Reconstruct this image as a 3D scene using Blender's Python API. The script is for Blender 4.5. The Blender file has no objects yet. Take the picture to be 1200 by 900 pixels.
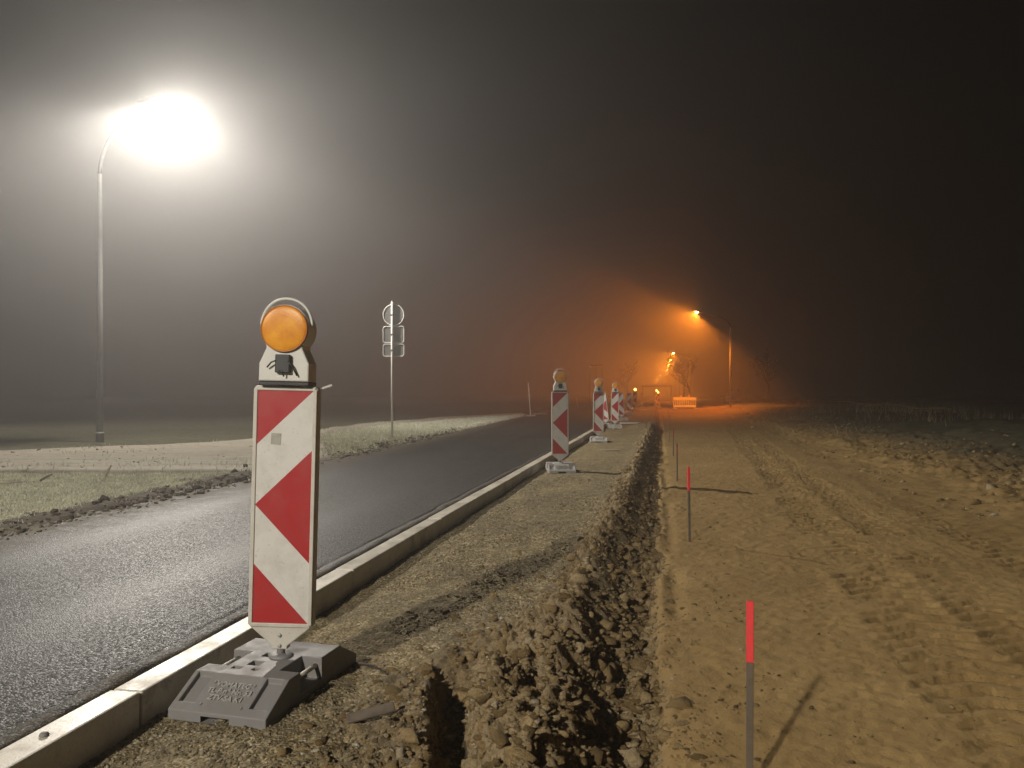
import bpy, bmesh, math, random
import numpy as np
from mathutils import Vector, Matrix

random.seed(7)
RNG = np.random.default_rng(11)
SC = bpy.context.scene
COL = SC.collection
R = math.radians

# ------------------------------------------------------------------ camera, world, exposure
CAM_H = 1.20
cd = bpy.data.cameras.new('camera')
cd.sensor_width = 36.0
cd.lens = 27.0
cd.shift_y = 11.0 / 1200.0
cd.clip_start = 0.05
cd.clip_end = 2000.0
cam = bpy.data.objects.new('camera', cd)
cam.location = (0, 0, CAM_H)
cam.rotation_euler = (R(90), 0, 0)
COL.objects.link(cam)
SC.camera = cam

W = bpy.data.worlds.new('World')
SC.world = W
W.use_nodes = True
wn = W.node_tree
wbg = wn.nodes['Background']
wbg.inputs['Color'].default_value = (0.55, 0.42, 0.38, 1)
wbg.inputs['Strength'].default_value = 0.0003

SC.view_settings.view_transform = 'Standard'
SC.view_settings.look = 'None'
SC.view_settings.gamma = 1.0
SC.view_settings.exposure = 0.0
SC.view_settings.use_curve_mapping = False
SC.render.engine = 'CYCLES'
SC.cycles.use_denoising = True
SC.cycles.max_bounces = 6
SC.cycles.diffuse_bounces = 1
SC.cycles.glossy_bounces = 2
SC.cycles.transmission_bounces = 3
SC.cycles.volume_bounces = 1
SC.cycles.sample_clamp_indirect = 4.0

WHITE_LAMP_W = 9000.0
WHITE_LAMP_COL = (1.0, 0.925, 0.82)
SODIUM_COL = (1.0, 0.255, 0.015)
HAZE_DENSITY = 0.0068
HAZE_ANISO = 0.68

# ------------------------------------------------------------------ geometry of the place
SLOPE = 0.19                      # every line of the road runs along (0.19, 1)
HEAD = -math.atan(SLOPE)          # its heading as a rotation about z


def at(u, y):
    return u + SLOPE * y


def hash2(ix, iy, seed):
    h = (ix.astype(np.int64) * 374761393 + iy.astype(np.int64) * 668265263 + seed * 974711) & 0xffffffff
    h = ((h ^ (h >> 13)) * 1274126177) & 0xffffffff
    h = (h ^ (h >> 16)) & 0xffffffff
    return h.astype(np.float64) / 4294967295.0


def vnoise(x, y, seed=0):
    ix = np.floor(x); iy = np.floor(y)
    fx = x - ix; fy = y - iy
    fx = fx * fx * (3 - 2 * fx); fy = fy * fy * (3 - 2 * fy)
    a = hash2(ix, iy, seed); b = hash2(ix + 1, iy, seed)
    c = hash2(ix, iy + 1, seed); d = hash2(ix + 1, iy + 1, seed)
    return (a + (b - a) * fx) * (1 - fy) + (c + (d - c) * fx) * fy


def fbm(x, y, scale, octaves=4, seed=0, gain=0.5):
    v = np.zeros_like(x); amp = 1.0; tot = 0.0; f = 1.0 / scale
    for k in range(octaves):
        v += amp * (vnoise(x * f + 17.3 * k, y * f - 9.1 * k, seed + k) - 0.5) * 2
        tot += amp; amp *= gain; f *= 2.03
    return v / tot


def sstep(a, b, x):
    t = np.clip((x - a) / (b - a), 0, 1)
    return t * t * (3 - 2 * t)


def poly_sdf(px, py, poly):
    """signed distance to a polygon, negative inside"""
    d = np.full(px.shape, 1e18); inside = np.zeros(px.shape, bool)
    n = len(poly)
    for i in range(n):
        ax, ay = poly[i]; bx, by = poly[(i + 1) % n]
        ex, ey = bx - ax, by - ay
        t = np.clip(((px - ax) * ex + (py - ay) * ey) / (ex * ex + ey * ey), 0, 1)
        dx = px - ax - t * ex; dy = py - ay - t * ey
        d = np.minimum(d, dx * dx + dy * dy)
        cond = ((ay > py) != (by > py)) & (px < (bx - ax) * (py - ay) / (by - ay + 1e-12) + ax)
        inside ^= cond
    d = np.sqrt(d)
    return np.where(inside, -d, d)


KERB_L, KERB_R = -2.03, -1.905


def road_left(y):
    return -4.98 - 0.045 * np.clip(y - 2, -30, 60)


WEDGE = [(-2.75, 11.9), (-5.2, 19.9), (-4.9, 25.5), (-2.2, 34.5), (0.55, 41.0), (0.62, 36.5), (-1.0, 25.5), (-2.0, 18.6)]
TRACK = [(-30, 10.75), (-3.2, 10.75), (-2.7, 11.9), (-2.1, 17), (-0.6, 26), (0.8, 36), (0.5, 42.5), (-3.2, 35), (-5.3, 26.5),
         (-6.0, 20.5), (-6.2, 17.2), (-9.5, 14.6), (-30, 13.6)]


def left_masks(x, y):
    """grass, pale track on the left of the road"""
    wob = 0.22 * fbm(x, y, 1.1, 3, 40)
    wob_t = 0.05 * fbm(x, y, 0.9, 3, 41)
    dw = poly_sdf(x, y, WEDGE) + wob
    dt = poly_sdf(x, y, TRACK) + wob_t + 0.35 * fbm(x, y, 1.6, 2, 43) * (y > 11.6)
    wedge = 1 - sstep(-0.25, 0.12, dw)
    track = (1 - sstep(-0.06, 0.06, dt)) * (1 - wedge)
    return wedge, track


def heights(u, y):
    x = at(u, y)
    n1 = fbm(u, y, 0.9, 5, 1)
    n2 = fbm(u, y, 0.16, 4, 9)
    n3 = fbm(u, y, 0.045, 3, 21)
    rid = 1 - np.abs(fbm(u, y, 0.30, 4, 31))
    near = 1 - sstep(2.9, 4.6, y)
    tend = 1 - sstep(26.5, 29.5, y + 1.5 * n1)                       # the trench stops here
    # gravel strip beside the kerb
    z_path = -0.012 + 0.016 * n1 + 0.010 * n2 + 0.006 * n3 - 0.022 * np.exp(-((u - KERB_R) / 0.22) ** 2)
    # crest of dug-out earth
    cw = np.interp(y, [2.0, 4.2, 5.5, 7.0, 9.0, 14.0, 22.0, 30.0], [-0.42, -0.52, -0.52, -0.44, -0.38, -0.36, -0.27, -0.27])
    cw = cw + 0.07 * fbm(u * 0, y, 0.9, 4, 51)
    w_l = 0.15 + 0.36 * near
    crest = np.exp(-((u - cw) / w_l) ** 2 * np.where(u < cw, 1.0, 2.2))
    lump = 0.5 + 0.5 * fbm(u, y, 0.22, 4, 55)
    z_crest = crest * (0.005 + 0.085 * lump + 0.04 * near * rid) * tend
    z_crest += 0.16 * np.exp(-((u + 0.55) / 0.42) ** 2 - ((y - 27.5) / 2.2) ** 2)   # the last knoll
    # trench
    t0 = cw + 0.08 + 0.06 * fbm(u, y, 0.35, 3, 61)
    t1 = 0.05 + 0.10 * fbm(u * 0 + 3, y, 0.8, 4, 62)
    into = sstep(t0 - 0.04, t0 + 0.36, u)
    out = sstep(t1 - 0.13, t1, u)
    z_bottom = -0.265 + 0.03 * n1 + 0.15 * (lump - 0.45)
    z_sand = -0.15 + 0.022 * fbm(u, y, 2.4, 3, 71) + 0.009 * n2 + 0.005 * n3
    z_bot = z_bottom * tend + z_sand * (1 - tend)
    z = z_path + z_crest
    z = z * (1 - into) + z_bot * into
    # side gully cut into the near heap
    gc = -0.69 - 0.24 * (y - 2.6) + 0.04 * fbm(u * 0, y, 0.4, 3, 63)
    gully = np.exp(-((u - gc) / 0.075) ** 4) * (1 - sstep(3.15, 3.45, y + 0.1 * n2))
    z -= 0.30 * gully * (0.8 + 0.3 * n2)
    # rough earth on heap and in the trench
    rough = np.clip(crest + into * (1 - out), 0, 1) * tend
    z += rough * (0.085 * n2 + 0.055 * n3 + 0.045 * (1 - np.abs(fbm(u, y, 0.075, 3, 35))) - 0.02)
    # sand
    berm = sstep(3.9, 9.5, u + 0.9 * n1 + 0.02 * y) * sstep(0.0, 12, y + 6) 
    zs = z_sand + 0.62 * berm * (0.75 + 0.35 * fbm(u, y, 3.5, 3, 81))
    zs += 0.010 * np.clip(n2 - 0.15, 0, 1) + 0.004 * n3
    zs += sstep(3.2, 4.9, u + 0.5 * n1) * (0.050 * n2 + 0.035 * (rid - 0.6) + 0.025 * n3)
    ledge = np.exp(-((u - 4.45 - 0.5 * fbm(u * 0, y, 4, 2, 83)) / 0.35) ** 2)
    zs += 0.06 * ledge * (0.4 + lump) * sstep(4, 9, y)
    zs -= 0.03 * np.exp(-((u - 0.12) / 0.06) ** 2) * (0.5 + 0.8 * lump) * sstep(-0.2, 0.3, fbm(u * 0, y, 0.9, 2, 84) + 0.1)
    # tyre tracks
    for (uc0, k, wdt, lug, dep, amp, sd) in ((1.42, 0.055, 0.24, 0.165, 0.046, 0.08, 91), (1.95, 0.052, 0.20, 0.15, 0.034, 0.10, 92),
                                          (2.75, 0.06, 0.22, 0.16, 0.030, 0.2, 93), (0.85, 0.10, 0.13, 0.11, 0.008, 0.1, 94),
                                          (3.35, 0.03, 0.24, 0.17, 0.028, 0.3, 95)):
        uc = uc0 + k * (y - 3.0) + amp * fbm(u * 0, y, 3.0, 2, sd)
        t = (u - uc) / wdt
        band = np.exp(-t ** 4)
        saw = np.sin(2 * np.pi * (y / lug + 0.55 * np.abs(t) + 0.5 * n2))
        lugs = sstep(0.05, 0.35, saw)
        worn = sstep(-0.55, 0.05, fbm(u, y, 0.7, 3, sd + 20))
        zs -= band * worn * dep * (0.04 + lugs * (0.8 + 0.9 * n2))
        zs += dep * 0.14 * np.exp(-((np.abs(t) - 1.25) / 0.25) ** 2) * worn * (0.6 + n2)
    z = z * (1 - out) + zs * out
    # left of the kerb
    uL = road_left(y)
    edge = sstep(uL + 0.10, uL - 0.16, u + 0.10 * fbm(u, y, 0.5, 3, 101))
    wedge, track = np.zeros_like(u), np.zeros_like(u)
    m = (u < -4) & (y > 3) & (y < 60)
    if m.any():
        wedge[m], track[m] = left_masks(x[m], y[m])
    torn = np.exp(-((u - uL + 0.30) / 0.26) ** 2)
    z_verge = 0.085 + 0.030 * n1 + 0.014 * n2
    z_verge += torn * (0.020 + 0.075 * np.clip(fbm(u, y, 0.42, 4, 103), -0.5, 1)) * (1 - track)
    z_verge = z_verge * (1 - track) + track * (0.135 + 0.012 * n1)
    z_field = 0.06 - 0.20 * sstep(12, 30, np.abs(u + 5)) + 0.05 * n1
    far_l = sstep(-11, -16, u)
    z_verge = z_verge * (1 - far_l) + z_field * far_l
    zl = -0.02 * (1 - edge) + z_verge * edge
    left = u < KERB_L + 0.05
    z = np.where(left, zl, z)
    # everything flattens far off
    ff = sstep(90, 200, y)
    z = z * (1 - ff) + 0.02 * ff * (u > KERB_L)
    return z, dict(n1=n1, n2=n2, rough=rough, into=into, out=out, crest=crest, berm=berm, edge=edge, wedge=wedge, track=track, torn=torn, near=near)


# ------------------------------------------------------------------ mesh helpers
def mesh_np(name, verts, faces, mats, smooth=False, parent=None, attrs=None, midx=None):
    me = bpy.data.meshes.new(name)
    verts = np.asarray(verts, np.float32); faces = np.asarray(faces, np.int32)
    n, k = faces.shape
    me.vertices.add(len(verts)); me.vertices.foreach_set('co', verts.ravel())
    me.loops.add(n * k); me.loops.foreach_set('vertex_index', faces.ravel())
    me.polygons.add(n); me.polygons.foreach_set('loop_start', np.arange(0, n * k, k, dtype=np.int32))
    me.polygons.foreach_set('loop_total', np.full(n, k, np.int32))
    if smooth:
        me.polygons.foreach_set('use_smooth', np.ones(n, bool))
    if midx is not None:
        me.polygons.foreach_set('material_index', np.asarray(midx, np.int32))
    for m in (mats if isinstance(mats, (list, tuple)) else [mats]):
        me.materials.append(m)
    for an, data in (attrs or {}).items():
        a = me.attributes.new(an, 'FLOAT_COLOR', 'POINT')
        a.data.foreach_set('color', np.asarray(data, np.float32).ravel())
    me.update(calc_edges=True)
    o = bpy.data.objects.new(name, me)
    COL.objects.link(o)
    if parent is not None:
        o.parent = parent
    return o


class MB:
    """collects shapes into one mesh"""
    def __init__(self):
        self.bm = bmesh.new()

    def box(self, c, s, rot=None, bevel=0.0, seg=1):
        r = bmesh.ops.create_cube(self.bm, size=1.0)
        vs = r['verts']
        M = Matrix.Translation(c) @ (rot.to_4x4() if rot is not None else Matrix()) @ Matrix.Diagonal((s[0], s[1], s[2], 1))
        bmesh.ops.transform(self.bm, matrix=M, verts=vs)
        if bevel:
            es = list({e for v in vs for e in v.link_edges})
            bmesh.ops.bevel(self.bm, geom=es, offset=bevel, segments=seg, profile=0.5, affect='EDGES')
        return self

    def prism(self, outline, z0, z1, axis='y', bevel=0.0, seg=1):
        """outline (a, b); axis y: (x, z) extruded z0..z1 along y; axis x: (y, z) along x; axis z: (x, y)"""
        def P(a, b, t):
            return {'y': (a, t, b), 'x': (t, a, b), 'z': (a, b, t)}[axis]
        f0 = [self.bm.verts.new(P(a, b, z0)) for a, b in outline]
        f1 = [self.bm.verts.new(P(a, b, z1)) for a, b in outline]
        n = len(outline)
        fs = [self.bm.faces.new(f0), self.bm.faces.new(f1[::-1])]
        for i in range(n):
            fs.append(self.bm.faces.new((f0[i], f1[i], f1[(i + 1) % n], f0[(i + 1) % n])))
        bmesh.ops.recalc_face_normals(self.bm, faces=fs)
        if bevel:
            es = list(fs[0].edges) + list(fs[1].edges)
            bmesh.ops.bevel(self.bm, geom=es, offset=bevel, segments=seg, profile=0.5, affect='EDGES')
        return self

    def tube(self, pts, rad, n=10, cap=True):
        pts = [Vector(p) for p in pts]
        rads = rad if isinstance(rad, (list, tuple)) else [rad] * len(pts)
        rings = []
        ref = None
        for i, p in enumerate(pts):
            t = (pts[min(i + 1, len(pts) - 1)] - pts[max(i - 1, 0)]).normalized()
            if ref is None:
                ref = Vector((1, 0, 0)) if abs(t.x) < 0.8 else Vector((0, 1, 0))
            a = (ref - t * ref.dot(t)).normalized(); ref = a
            b = t.cross(a)
            rings.append([self.bm.verts.new(p + (a * math.cos(2 * math.pi * k / n) + b * math.sin(2 * math.pi * k / n)) * rads[i]) for k in range(n)])
        for i in range(len(rings) - 1):
            for k in range(n):
                f = self.bm.faces.new((rings[i][k], rings[i][(k + 1) % n], rings[i + 1][(k + 1) % n], rings[i + 1][k]))
                f.smooth = True
        if cap:
            self.bm.faces.new(rings[0][::-1]); self.bm.faces.new(rings[-1])
        return self

    def lathe(self, prof, c=(0, 0, 0), axis='z', n=32):
        rings = []
        for r, h in prof:
            ring = []
            for k in range(n):
                a = 2 * math.pi * k / n
                ca, sa = r * math.cos(a), r * math.sin(a)
                q = {'z': (ca, sa, h), 'y': (ca, h, sa), 'x': (h, ca, sa)}[axis]
                ring.append(self.bm.verts.new(Vector(q) + Vector(c)))
            rings.append(ring)
        fs = []
        for i in range(len(rings) - 1):
            for k in range(n):
                f = self.bm.faces.new((rings[i][k], rings[i][(k + 1) % n], rings[i + 1][(k + 1) % n], rings[i + 1][k]))
                f.smooth = True; fs.append(f)
        fs.append(self.bm.faces.new(rings[0][::-1])); fs.append(self.bm.faces.new(rings[-1]))
        bmesh.ops.recalc_face_normals(self.bm, faces=fs)
        return self

    def build(self, name, mat, parent=None, loc=None):
        me = bpy.data.meshes.new(name)
        self.bm.to_mesh(me); self.bm.free()
        for m in (mat if isinstance(mat, (list, tuple)) else [mat]):
            me.materials.append(m)
        o = bpy.data.objects.new(name, me)
        COL.objects.link(o)
        if parent is not None:
            o.parent = parent
        if loc is not None:
            o.location = loc
        return o


def tag(o, label=None, cat=None, group=None, kind=None):
    if label: o['label'] = label
    if cat: o['category'] = cat
    if group: o['group'] = group
    if kind: o['kind'] = kind
    return o


def thing(name, label, cat, loc=(0, 0, 0), rotz=0.0, group=None):
    o = bpy.data.objects.new(name, None)
    o.empty_display_size = 0.2
    COL.objects.link(o)
    o.location = loc; o.rotation_euler = (0, 0, rotz)
    return tag(o, label, cat, group)


def copy_tree(o, parent=None):
    c = o.copy(); COL.objects.link(c)
    if parent is not None:
        c.parent = parent
    for ch in list(o.children):
        copy_tree(ch, c)
    return c


# ------------------------------------------------------------------ materials
class NT:
    def __init__(self, name):
        self.m = bpy.data.materials.new(name); self.m.use_nodes = True
        self.t = self.m.node_tree; self.b = self.t.nodes['Principled BSDF']
        self.co = self.t.nodes.new('ShaderNodeTexCoord').outputs['Object']

    def n(self, kind, **kw):
        nd = self.t.nodes.new(kind)
        for k, v in kw.items():
            if hasattr(nd, k): setattr(nd, k, v)
            else: nd.inputs[k].default_value = v
        return nd

    def l(self, a, b):
        self.t.links.new(a, b)

    def noise(self, scale, detail=4, rough=0.6, vec=None):
        nd = self.n('ShaderNodeTexNoise', Scale=scale, Detail=detail, Roughness=rough)
        self.l(vec or self.co, nd.inputs['Vector'])
        return nd.outputs['Fac']

    def ramp(self, fac, stops):
        nd = self.n('ShaderNodeValToRGB')
        e = nd.color_ramp.elements
        while len(e) < len(stops): e.new(0.5)
        for el, (p, c) in zip(e, stops):
            el.position = p; el.color = (*c, 1) if len(c) == 3 else c
        self.l(fac, nd.inputs['Fac'])
        return nd.outputs['Color']

    def mix(self, fac, a, b, mode='MIX'):
        nd = self.n('ShaderNodeMix', data_type='RGBA', blend_type=mode)
        for s, v in ((0, fac), (6, a), (7, b)):
            if hasattr(v, 'is_output'): self.l(v, nd.inputs[s])
            elif s == 0: nd.inputs[0].default_value = v
            else: nd.inputs[s].default_value = (*v, 1)
        return nd.outputs[2]

    def math(self, op, a, b=0.0):
        nd = self.n('ShaderNodeMath', operation=op)
        for i, v in enumerate((a, b)):
            if hasattr(v, 'is_output'): self.l(v, nd.inputs[i])
            else: nd.inputs[i].default_value = v
        return nd.outputs[0]

    def bump(self, h, strength=0.5, dist=0.01, chain=None):
        nd = self.n('ShaderNodeBump', Strength=strength, Distance=dist)
        self.l(h, nd.inputs['Height'])
        if chain is not None: self.l(chain, nd.inputs['Normal'])
        self.l(nd.outputs[0], self.b.inputs['Normal'])
        return nd.outputs[0]

    def base(self, c):
        if hasattr(c, 'is_output'): self.l(c, self.b.inputs['Base Color'])
        else: self.b.inputs['Base Color'].default_value = (*c, 1)

    def set(self, **kw):
        for k, v in kw.items():
            self.b.inputs[k.replace('_', ' ')].default_value = v
        return self


def painted(name, col, rough=0.5, dirt=0.35, dirtcol=(0.12, 0.10, 0.07), scale=9.0, metallic=0.0, bump=0.15):
    t = NT(name)
    a = t.noise(scale, 6, 0.65)
    f = t.ramp(a, [(0.45, (0, 0, 0)), (0.75, (1, 1, 1))])
    f2 = t.math('MULTIPLY', f, dirt)
    c = t.mix(f2, col, dirtcol)
    sp = t.ramp(t.noise(scale * 14, 3, 0.5), [(0.655, (0, 0, 0)), (0.70, (1, 1, 1))])
    c = t.mix(t.math('MULTIPLY', sp, dirt * 0.9), c, dirtcol)
    t.base(c)
    t.l(t.ramp(a, [(0.3, (rough * 0.8,) * 3), (0.7, (min(1, rough * 1.25),) * 3)]), t.b.inputs['Roughness'])
    t.set(Metallic=metallic)
    t.bump(t.noise(scale * 20, 3, 0.6), bump, 0.002)
    return t.m


def lamp_glare_shell(name, col, strength):
    # transparent shell for the glare: lets its lamp's light through and glows
    t = NT(name)
    nt = t.t
    nt.nodes.remove(t.b)
    tr = nt.nodes.new('ShaderNodeBsdfTransparent'); em = nt.nodes.new('ShaderNodeEmission'); ad = nt.nodes.new('ShaderNodeAddShader')
    em.inputs['Color'].default_value = (*col, 1); em.inputs['Strength'].default_value = strength
    nt.links.new(tr.outputs[0], ad.inputs[0]); nt.links.new(em.outputs[0], ad.inputs[1])
    nt.links.new(ad.outputs[0], nt.nodes['Material Output'].inputs['Surface'])
    return t.m


def emissive(name, col, strength):
    t = NT(name)
    t.base((0.8, 0.7, 0.5))
    t.b.inputs['Emission Color'].default_value = (*col, 1)
    t.b.inputs['Emission Strength'].default_value = strength
    return t.m


def soil_material():
    t = NT('ground_soil')
    a1 = t.n('ShaderNodeAttribute', attribute_name='mask'); a2 = t.n('ShaderNodeAttribute', attribute_name='mask2')
    s1 = t.n('ShaderNodeSeparateColor'); t.l(a1.outputs['Color'], s1.inputs[0])
    s2 = t.n('ShaderNodeSeparateColor'); t.l(a2.outputs['Color'], s2.inputs[0])
    grass, track, sand = s1.outputs[0], s1.outputs[1], s1.outputs[2]
    clod, field, gravel = s2.outputs[0], s2.outputs[1], s2.outputs[2]
    big = t.noise(0.9, 5, 0.6); mid = t.noise(7.0, 6, 0.65); fine = t.noise(60.0, 5, 0.7); gr = t.noise(220.0, 3, 0.6)
    vor = t.n('ShaderNodeTexVoronoi', Scale=75.0); t.l(t.co, vor.inputs['Vector'])
    stone = vor.outputs['Color']
    sv = t.n('ShaderNodeSeparateColor'); t.l(stone, sv.inputs[0])
    # gravel
    g = t.ramp(sv.outputs[0], [(0.0, (0.13, 0.098, 0.045)), (0.45, (0.32, 0.25, 0.125)), (0.8, (0.52, 0.42, 0.23)), (1.0, (0.72, 0.63, 0.43))])
    g = t.mix(t.ramp(mid, [(0.35, (0, 0, 0)), (0.68, (1, 1, 1))]), g, (0.20, 0.158, 0.086))
    damp = t.ramp(big, [(0.42, (0, 0, 0)), (0.62, (1, 1, 1))])
    g = t.mix(t.math('MULTIPLY', damp, 0.45), g, (0.15, 0.126, 0.084))
    # sand
    s = t.ramp(big, [(0.3, (0.285, 0.185, 0.070)), (0.7, (0.375, 0.253, 0.102))])
    s = t.mix(t.math('MULTIPLY', t.ramp(mid, [(0.45, (0, 0, 0)), (0.72, (1, 1, 1))]), 0.5), s, (0.21, 0.14, 0.06))
    s = t.mix(t.math('MULTIPLY', t.ramp(gr, [(0.60, (0, 0, 0)), (0.72, (1, 1, 1))]), 0.4), s, (0.13, 0.09, 0.045))
    # clods
    c = t.ramp(t.noise(38, 7, 0.78), [(0.36, (0.10, 0.070, 0.034)), (0.62, (0.38, 0.28, 0.145))])
    c = t.mix(t.ramp(mid, [(0.4, (0, 0, 0)), (0.7, (1, 1, 1))]), c, (0.25, 0.20, 0.125))
    # pale track, grass base, field
    mt = t.n('ShaderNodeMapping'); mt.inputs['Scale'].default_value = (0.5, 2.4, 1); t.l(t.co, mt.inputs[0])
    strk = t.noise(1.6, 6, 0.68, mt.outputs[0])
    tr = t.ramp(t.math('MULTIPLY', t.math('ADD', strk, mid), 0.5), [(0.3, (0.13, 0.118, 0.088)), (0.45, (0.33, 0.30, 0.24)), (0.7, (0.47, 0.43, 0.355))])
    gs = t.ramp(fine, [(0.35, (0.22, 0.215, 0.115)), (0.7, (0.50, 0.48, 0.31))])
    gs = t.mix(t.ramp(big, [(0.45, (0, 0, 0)), (0.7, (1, 1, 1))]), gs, (0.34, 0.31, 0.20))
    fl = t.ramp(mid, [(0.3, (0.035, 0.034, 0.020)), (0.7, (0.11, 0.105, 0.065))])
    dirt = t.ramp(fine, [(0.3, (0.045, 0.036, 0.023)), (0.7, (0.15, 0.12, 0.08))])
    col = t.mix(gravel, dirt, g)
    col = t.mix(clod, col, c)
    col = t.mix(sand, col, s)
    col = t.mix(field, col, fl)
    col = t.mix(grass, col, gs)
    col = t.mix(track, col, tr)
    t.base(col)
    t.set(Roughness=0.92)
    t.b.inputs['Specular IOR Level'].default_value = 0.2
    b0 = t.bump(fine, 0.55, 0.02)
    b1 = t.bump(gr, 0.45, 0.006, b0)
    edge = t.ramp(vor.outputs['Distance'], [(0.0, (1, 1, 1)), (0.6, (0, 0, 0))])
    bs = t.n('ShaderNodeBump', Distance=0.008)
    t.l(t.math('MULTIPLY', gravel, 0.8), bs.inputs['Strength'])
    t.l(edge, bs.inputs['Height']); t.l(b1, bs.inputs['Normal']); t.l(bs.outputs[0], t.b.inputs['Normal'])
    return t.m


def asphalt_material():
    t = NT('asphalt')
    at_ = t.n('ShaderNodeAttribute', attribute_name='wear'); ws = t.n('ShaderNodeSeparateColor'); t.l(at_.outputs['Color'], ws.inputs[0])
    vor = t.n('ShaderNodeTexVoronoi', Scale=115.0); t.l(t.co, vor.inputs['Vector'])
    sv = t.n('ShaderNodeSeparateColor'); t.l(vor.outputs['Color'], sv.inputs[0])
    v2 = t.n('ShaderNodeTexVoronoi', Scale=210.0); t.l(t.co, v2.inputs['Vector'])
    s2 = t.n('ShaderNodeSeparateColor'); t.l(v2.outputs['Color'], s2.inputs[0])
    big = t.noise(0.7, 5, 0.62); mid = t.noise(5, 5, 0.6)
    c = t.ramp(sv.outputs[0], [(0.0, (0.006, 0.006, 0.006)), (0.45, (0.014, 0.0135, 0.013)), (0.78, (0.034, 0.032, 0.030)), (1.0, (0.15, 0.142, 0.128))])
    c2 = t.ramp(s2.outputs[1], [(0.0, (0.006, 0.006, 0.006)), (0.7, (0.024, 0.023, 0.021)), (1.0, (0.11, 0.105, 0.095))])
    c = t.mix(0.40, c, c2)
    c = t.mix(t.math('MULTIPLY', t.ramp(big, [(0.42, (0, 0, 0)), (0.66, (1, 1, 1))]), 0.45), c, (0.018, 0.0175, 0.017))
    dm = t.math('MULTIPLY', ws.outputs[0], t.ramp(mid, [(0.30, (0, 0, 0)), (0.62, (1, 1, 1))]))
    c = t.mix(dm, c, (0.16, 0.132, 0.088))
    t.base(c)
    t.b.inputs['Specular IOR Level'].default_value = 0.24
    rg = t.ramp(sv.outputs[1], [(0.0, (0.42,) * 3), (1.0, (0.82,) * 3)])
    rg = t.mix(t.math('MULTIPLY', ws.outputs[1], 0.5), rg, (0.46, 0.46, 0.46))
    t.l(t.mix(dm, rg, (0.95, 0.95, 0.95)), t.b.inputs['Roughness'])
    edge = t.ramp(vor.outputs['Distance'], [(0.0, (1, 1, 1)), (0.7, (0, 0, 0))])
    b0 = t.bump(edge, 0.5, 0.004)
    t.bump(s2.outputs[0], 0.35, 0.003, b0)
    return t.m


def concrete_material(name='kerb_concrete', a=(0.46, 0.425, 0.345), b=(0.76, 0.71, 0.59)):
    t = NT(name)
    n1 = t.noise(5, 6, 0.65); n2 = t.noise(90, 4, 0.6)
    c = t.ramp(n1, [(0.3, a), (0.7, b)])
    c = t.mix(t.math('MULTIPLY', t.ramp(n2, [(0.55, (0, 0, 0)), (0.7, (1, 1, 1))]), 0.4), c, (0.2, 0.17, 0.12))
    c = t.mix(t.ramp(t.noise(2.2, 6, 0.7), [(0.56, (0, 0, 0)), (0.66, (0.7, 0.7, 0.7))]), c, (0.20, 0.16, 0.10))
    t.base(c)
    t.l(t.ramp(n1, [(0.35, (0.34,) * 3), (0.65, (0.62,) * 3)]), t.b.inputs['Roughness'])
    t.b.inputs['Specular IOR Level'].default_value = 0.8
    t.bump(n2, 0.30, 0.003)
    return t.m


M = {}
M['soil'] = soil_material()
M['asphalt'] = asphalt_material()
M['concrete'] = concrete_material()
M['white'] = painted('reflective_white', (0.62, 0.605, 0.56), 0.42, 0.45, (0.30, 0.26, 0.19), 7)
M['red'] = painted('reflective_red', (0.37, 0.016, 0.018), 0.40, 0.30, (0.24, 0.07, 0.05), 9)
M['frame'] = painted('frame_plastic', (0.54, 0.515, 0.45), 0.5, 0.45, (0.27, 0.22, 0.15), 8)
M['housing'] = painted('lamp_housing_plastic', (0.62, 0.61, 0.56), 0.45, 0.25, (0.33, 0.28, 0.2), 10)
M['rubber'] = painted('recycled_plastic', (0.20, 0.195, 0.19), 0.62, 0.55, (0.20, 0.17, 0.13), 12, bump=0.4)
M['rubber_lit'] = painted('light_catching_lettering', (0.36, 0.35, 0.33), 0.6, 0.2, (0.2, 0.17, 0.13), 12)  # letter tops catching light, put in as a lighter colour
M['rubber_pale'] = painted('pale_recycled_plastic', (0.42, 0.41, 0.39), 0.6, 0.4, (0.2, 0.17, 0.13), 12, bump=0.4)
M['black'] = painted('black_plastic', (0.018, 0.018, 0.020), 0.45, 0.3, (0.08, 0.07, 0.06), 14)
M['steel'] = painted('galvanised_steel', (0.46, 0.46, 0.45), 0.45, 0.35, (0.25, 0.23, 0.2), 10, metallic=0.55)
M['pole'] = painted('pole_grey', (0.20, 0.195, 0.185), 0.65, 0.3, (0.10, 0.095, 0.085), 6, metallic=0.0)
M['arm'] = painted('dark_arm_paint', (0.06, 0.058, 0.055), 0.7, 0.3, (0.04, 0.04, 0.035), 6)
M['alu'] = painted('sign_back_aluminium', (0.23, 0.225, 0.215), 0.55, 0.35, (0.13, 0.12, 0.1), 6, metallic=0.3)
M['alu_rim'] = painted('sign_rim_aluminium', (0.75, 0.74, 0.70), 0.5, 0.1, (0.3, 0.28, 0.25), 6)
M['wood'] = painted('stake_wood', (0.125, 0.098, 0.068), 0.8, 0.6, (0.06, 0.05, 0.035), 16, bump=0.6)
M['redpaint'] = painted('fluorescent_red_paint', (0.80, 0.045, 0.05), 0.6, 0.55, (0.42, 0.08, 0.06), 22, bump=0.6)
M['reddull'] = painted('dull_far_red', (0.30, 0.05, 0.03), 0.8, 0.5, (0.14, 0.10, 0.07), 14)  # red tinted darker for the far stakes, distance dimness put into the colour
M['clod'] = None
M['paper'] = painted('old_sticker', (0.36, 0.35, 0.30), 0.7, 0.5, (0.15, 0.14, 0.12), 40)
M['bark'] = painted('tree_bark', (0.060, 0.045, 0.032), 0.9, 0.5, (0.03, 0.025, 0.02), 6, bump=0.8)
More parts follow.
